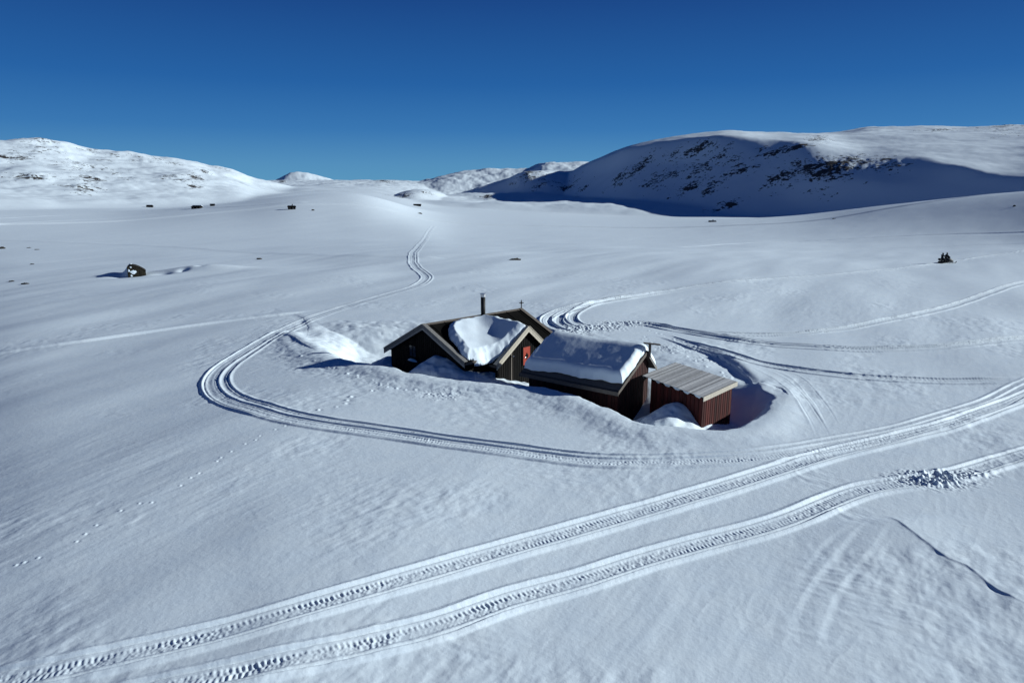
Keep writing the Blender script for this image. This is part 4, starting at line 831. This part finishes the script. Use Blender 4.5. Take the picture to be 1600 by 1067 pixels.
for cx, cz, rx, rz in ((-.42, 1.15, .42, .33), (-1.02, 1.42, .13, .22), (-.72, 1.92, .14, .12), (-.75, .62, .16, .16)):
    n = 16; ctr = hp(cx, -.12, cz); rad = [rng.uniform(.75, 1.15) for _ in range(n)]
    ringv = [hp(cx+rx*rad[k]*math.cos(2*math.pi*k/n), -.03, cz+rz*rad[k]*math.sin(2*math.pi*k/n)) for k in range(n)]
    mid = [ctr+(p-ctr)*.7+HY*.03 for p in ringv]
    mb.add(ringv+mid+[ctr], [(k, (k+1) % n, n+(k+1) % n, n+k) for k in range(n)]+[(n+k, n+(k+1) % n, 2*n) for k in range(n)])
mb.build('clinging_snow', SNOW, hut, True)

# ================================================================ far huts
def far_hut(key, w, d, h, rh, label, rot=0, chim=False, snow=.15, sunk=.3):
    x, y = DATA[key]; z = gz(x, y)-sunk
    e = empty('hut', (x, y, z)); tag(e, label, 'hut', 'distant huts on the snow plain')
    c, s_ = math.cos(rot), math.sin(rot)
    X = V(c, s_, 0); Y = V(-s_, c, 0); o = V(x, y, z)
    m_ = MB(); g_ = [o-X*w/2-Y*d/2, o-X*w/2+Y*d/2]
    zz = V(0, 0, 1)
    m_.prism([o-X*w/2-Y*d/2, o-X*w/2+Y*d/2, o-X*w/2+Y*d/2+zz*h, o-X*w/2+zz*(h+rh), o-X*w/2-Y*d/2+zz*h], X*w); m_.build('wall', BLACKWALL, e)
    ov = .25
    for sg in (-1, 1):
        m_ = MB(); sl_ = rh/(d/2)
        a_ = o-X*(w/2+ov)+zz*(h+rh+.04); b_ = o-X*(w/2+ov)+Y*sg*(d/2+ov)+zz*(h-ov*sl_+.04)
        m_.prism([a_, b_, b_+zz*.12, a_+zz*.12], X*(w+2*ov)); m_.build('roof', FELT, e)
        if snow and sg > 0:
            m_ = MB(); a_ = a_+zz*.125; b_ = b_+zz*.125; m_.prism([a_, b_, b_+zz*snow*.5, a_+zz*snow], X*(w+2*ov)); m_.build('roof_snow', SNOW, e)
    for k in (-1, 1):
        window_on(e, o+X*k*w*.22-Y*d/2+zz*(h*.62), X, -Y, .5, .5, BARGE)
    if chim:
        m_ = MB(); m_.tube([o+X*w*.1+zz*(h+rh-.1), o+X*w*.1+zz*(h+rh+.9)], .22, 10); m_.build('chimney', PIPE, e)
    return e
far_hut('p_h1', 4.8, 3.6, 1.5, .7, 'farthest left tiny dark hut below the sunlit hill', .1)
far_hut('p_h2', 4.6, 3.2, 1.1, .6, 'long low dark hut at the left foot of the snow knoll', -.2, snow=.2)
far_hut('p_h3', 2.1, 2.2, .9, .4, 'tiny dark hut just behind and right of the long low hut by the knoll', .3)
far_hut('p_h4', 3.1, 2.7, 1.2, .5, 'dark hut with a stub chimney alone on the snow knoll above the winding track', .2, chim=True)
far_hut('p_h5', 8.0, 4.4, 1.3, .9, 'flat dark hut on the plain beyond the far end of the winding track', .1)
far_hut('p_h6', 3.6, 2.6, .45, .35, 'snowed-in low hut with only its roof showing, at the foot of the big shaded mountain', .05, chim=True, sunk=.25)

# ================================================================ rocks poking out of the snow
def rock(key, w, h, label, dx=0, dy=0, sq=.6):
    x, y = DATA[key]; x += dx; y += dy; z = gz(x, y)
    m_ = MB(); nlat, nlon = 9, 16; sd = rng.randint(0, 999); vs = []
    for i in range(nlat+1):
        a_ = math.pi*i/nlat
        for j in range(nlon):
            b_ = 2*math.pi*j/nlon; d_ = V(math.sin(a_)*math.cos(b_), math.sin(a_)*math.sin(b_), math.cos(a_))
            k = 1+.45*float(perlin(np.array([d_[0]*1.6+sd]), np.array([d_[1]*1.6+d_[2]*2.1]), 5)[0])+.2*float(perlin(np.array([d_[0]*4+sd]), np.array([d_[1]*4+d_[2]*4.1]), 6)[0])
            vs.append(V(x, y, z)+d_*k*V(w/2, w*sq/2, h))
    m_.add(vs, [(i*nlon+j, i*nlon+(j+1) % nlon, (i+1)*nlon+(j+1) % nlon, (i+1)*nlon+j) for i in range(nlat) for j in range(nlon)])
    o = m_.build('rock', ROCK); tag(o, label, 'rock', 'rocks poking through the snow')
    me = o.data
    for vv in me.vertices: vv.co.x -= x; vv.co.y -= y; vv.co.z -= z
    o.location = (x, y, z); return o
rock('p_b1', 1.7, .28, 'flat dark rock alone on the open snow midway between the cabin and the far plain')
rock('p_b2', 1.2, .2, 'small flat dark rock at left, lowest of the stones near the left edge')
rock('p_b3', 1.6, .5, 'larger brown rock at the very left edge of the plain')
rock('p_b4', 1.0, .15, 'thin stone just right of the larger brown rock at the left edge')
rock('p_b5', 1.3, .15, 'thin low stone farthest right in the left edge cluster')
rock('p_b6', .9, .15, 'small stone between the upper stone cluster and the lowest flat rock at left')
rock('p_b12', .9, .15, 'small stone just left of the lowest flat rock near the left edge')
rock('p_b7', 1.3, .5, 'small dark boulder right of the hut with the stub chimney')
rock('p_b8', 2.2, .2, 'tiny flat rock on the right swell below the shaded mountain')
rock('p_b9', 1.0, .25, 'small stone at the right end of the bright drift right of the buried hut')
rock('p_b10', 2.6, .5, 'low dark rock just below the flat hut beyond the winding track')
rock('p_b11', .9, .5, 'tiny dark rock high on the right swell near the right edge')

# ================================================================ snowmobile with two riders
sx, sy = DATA['p_mob']; szz = gz(sx, sy)-.03; hd = math.atan2(9.0, 21.0)
mob = empty('snowmobile', (sx, sy, szz), 0); tag(mob, 'dark snowmobile with a low windscreen, driving away to the right with two riders', 'snowmobile')
FX = V(math.cos(.30), math.sin(.30), 0); FY = V(-math.sin(.30), math.cos(.30), 0); O = V(sx, sy, szz); ZZ = V(0, 0, 1)
def mp(x, y, z): return O+FX*x+FY*y+ZZ*z
COWL, _, _ = newmat('dark_cowl', (.02, .02, .024), .6, .3); RUB, _, _ = newmat('black_rubber', (.012, .012, .012), .8, .3)
SUIT, _t, _b = newmat('dark_riding_suit', (.013, .014, .018), .85, .2)
HELM, _, _ = newmat('dark_helmet', (.02, .02, .024), .3, .5)
SUIT2, _, _ = newmat('charcoal_riding_suit', (.022, .022, .024), .85, .2)
def loft(mb, secs, n=14, tint=.5):
    """rounded sections along x: (x, half width, z low, z high)"""
    vs = []
    for x, w, z0, z1 in secs:
        for k in range(n):
            a_ = 2*math.pi*k/n; cu = math.cos(a_); su = math.sin(a_)
            vs.append(mp(x, w*math.copysign(abs(cu)**.6, cu), (z0+z1)/2+(z1-z0)/2*math.copysign(abs(su)**.7, su)))
    m_ = len(secs)
    mb.add(vs, [(i*n+k, i*n+(k+1) % n, (i+1)*n+(k+1) % n, (i+1)*n+k) for i in range(m_-1) for k in range(n)]+[tuple(range(n))[::-1], tuple(range((m_-1)*n, m_*n))], tint)
mb = MB(); loft(mb, [(-.2, .25, .22, .66), (.15, .38, .20, .90), (.45, .42, .25, .92), (.8, .40, .18, .80), (1.15, .34, .16, .60), (1.38, .2, .18, .42)]); mb.build('body', COWL, mob, True)
mb = MB(); loft(mb, [(-1.35, .18, .50, .66), (-1.2, .22, .48, .78), (-.6, .22, .46, .74), (-.1, .2, .48, .74), (.1, .15, .5, .80)]); mb.build('seat', RUB, mob, True)
mb = MB(); loft(mb, [(-1.5, .20, .10, .42), (-1.35, .20, .02, .46), (-.6, .20, .0, .44), (.1, .20, .02, .42), (.3, .20, .12, .4)]); mb.build('track_belt', RUB, mob, True)
for sg in (-1, 1):
    mb = MB(); pts = [(.45, .12), (.7, .09), (1.3, .09), (1.5, .16), (1.66, .34)]
    for (x0, z0), (x1, z1) in zip(pts[:-1], pts[1:]):
        mb.prism([mp(x0, sg*.5-.07, z0), mp(x0, sg*.5+.07, z0), mp(x1, sg*.5+.07, z1), mp(x1, sg*.5-.07, z1)], ZZ*.045)
    mb.tube([mp(1.0, sg*.5, .05), mp(.85, sg*.3, .42)], .03, 8); mb.build('ski', COWL, mob)
mb = MB(); mb.prism([mp(.55, -.26, .9), mp(.55, .26, .9), mp(.30, .20, 1.22), mp(.30, -.20, 1.22)], FX*.02); mb.build('windscreen', RUB, mob)
mb = MB(); mb.tube([mp(.30, 0, .85), mp(.18, 0, 1.05)], .03, 8); mb.tube([mp(.12, -.36, 1.06), mp(.18, -.15, 1.05), mp(.18, .15, 1.05), mp(.12, .36, 1.06)], .02, 8); mb.build('handlebar', RUB, mob)
mb = MB(); mb.box(mp(-1.55, -.22, .60), FX*.35, FY*.44, ZZ*.03); mb.box(mp(-1.52, -.2, .632), FX*.30, FY*.4, ZZ*.26); mb.build('rear_rack', RUB, mob)
def rider(xs, lean, reach, suit, label):
    """seated figure: a skin-modifier body posed astride the seat"""
    J = {}; E = []; RD = {}
    def j(n, x, y, z, r, p=None):
        J[n] = mp(xs+x, y, z); RD[n] = r
        if p: E.append((p, n))
    j('pelvis', 0, 0, .86, .17); j('waist', .03+lean*.2, 0, 1.04, .15, 'pelvis'); j('chest', .05+lean*.6, 0, 1.28, .18, 'waist')
    j('neck', .07+lean, 0, 1.46, .08, 'chest'); j('head', .10+lean, 0, 1.60, .10, 'neck'); j('crown', .10+lean, 0, 1.70, .08, 'head')
    for s_ in (-1, 1):
        j('sh%d' % s_, .05+lean*.8, s_*.19, 1.38, .085, 'chest'); j('el%d' % s_, .22+lean+reach*.3, s_*.30, 1.14, .055, 'sh%d' % s_); j('ha%d' % s_, .30+lean+reach, s_*.30, 1.10, .05, 'el%d' % s_)
        for f_ in range(4): j('f%d%d' % (s_, f_), .37+lean+reach, s_*.30+(f_-1.5)*.024, 1.07-.01*f_, .012, 'ha%d' % s_)
        j('t%d' % s_, .33+lean+reach, s_*.24, 1.09, .013, 'ha%d' % s_)
        j('hip%d' % s_, .04, s_*.13, .84, .12, 'pelvis'); j('kn%d' % s_, .42, s_*.30, .72, .085, 'hip%d' % s_); j('an%d' % s_, .32, s_*.33, .34, .06, 'kn%d' % s_); j('to%d' % s_, .52, s_*.34, .29, .05, 'an%d' % s_)
    names = list(J); o = np.array([sx+FX[0]*xs, sy+FX[1]*xs, szz])
    me = bpy.data.meshes.new('person'); me.from_pydata([tuple(J[n]-o) for n in names], [(names.index(a_), names.index(b_)) for a_, b_ in E], [])
    ob = bpy.data.objects.new('person', me); COL.objects.link(ob); ob.location = o
    sk = ob.modifiers.new('skin', 'SKIN'); me.skin_vertices or None
    if not me.skin_vertices: me.attributes
    for i, n in enumerate(names):
        try: me.skin_vertices[0].data[i].radius = (RD[n]*1.35, RD[n]*1.35); me.skin_vertices[0].data[i].use_root = (i == 0)
        except Exception: pass
    sb = ob.modifiers.new('sub', 'SUBSURF'); sb.levels = 1; sb.render_levels = 1
    me.materials.append(suit); tag(ob, label, 'person', 'riders on the snowmobile')
    h = MB(); c_ = J['head']+ZZ*.04; n = 14; vs = []
    for i in range(9):
        a_ = math.pi*i/8
        for k in range(n):
            b_ = 2*math.pi*k/n; vs.append(c_+FX*.155*math.sin(a_)*math.cos(b_)+FY*.135*math.sin(a_)*math.sin(b_)+ZZ*.165*math.cos(a_))
    h.add(vs, [(i*n+k, i*n+(k+1) % n, (i+1)*n+(k+1) % n, (i+1)*n+k) for i in range(8) for k in range(n)])
    hm = h.build('helmet', HELM, ob, True)
    return ob
def ensure_skin(me): pass
rider(-.22, .16, .14, SUIT, 'front rider in dark suit and helmet bending to the snowmobile handlebar')
rider(-.95, .02, .10, SUIT2, 'rear rider in dark suit and helmet sitting upright behind the driver')
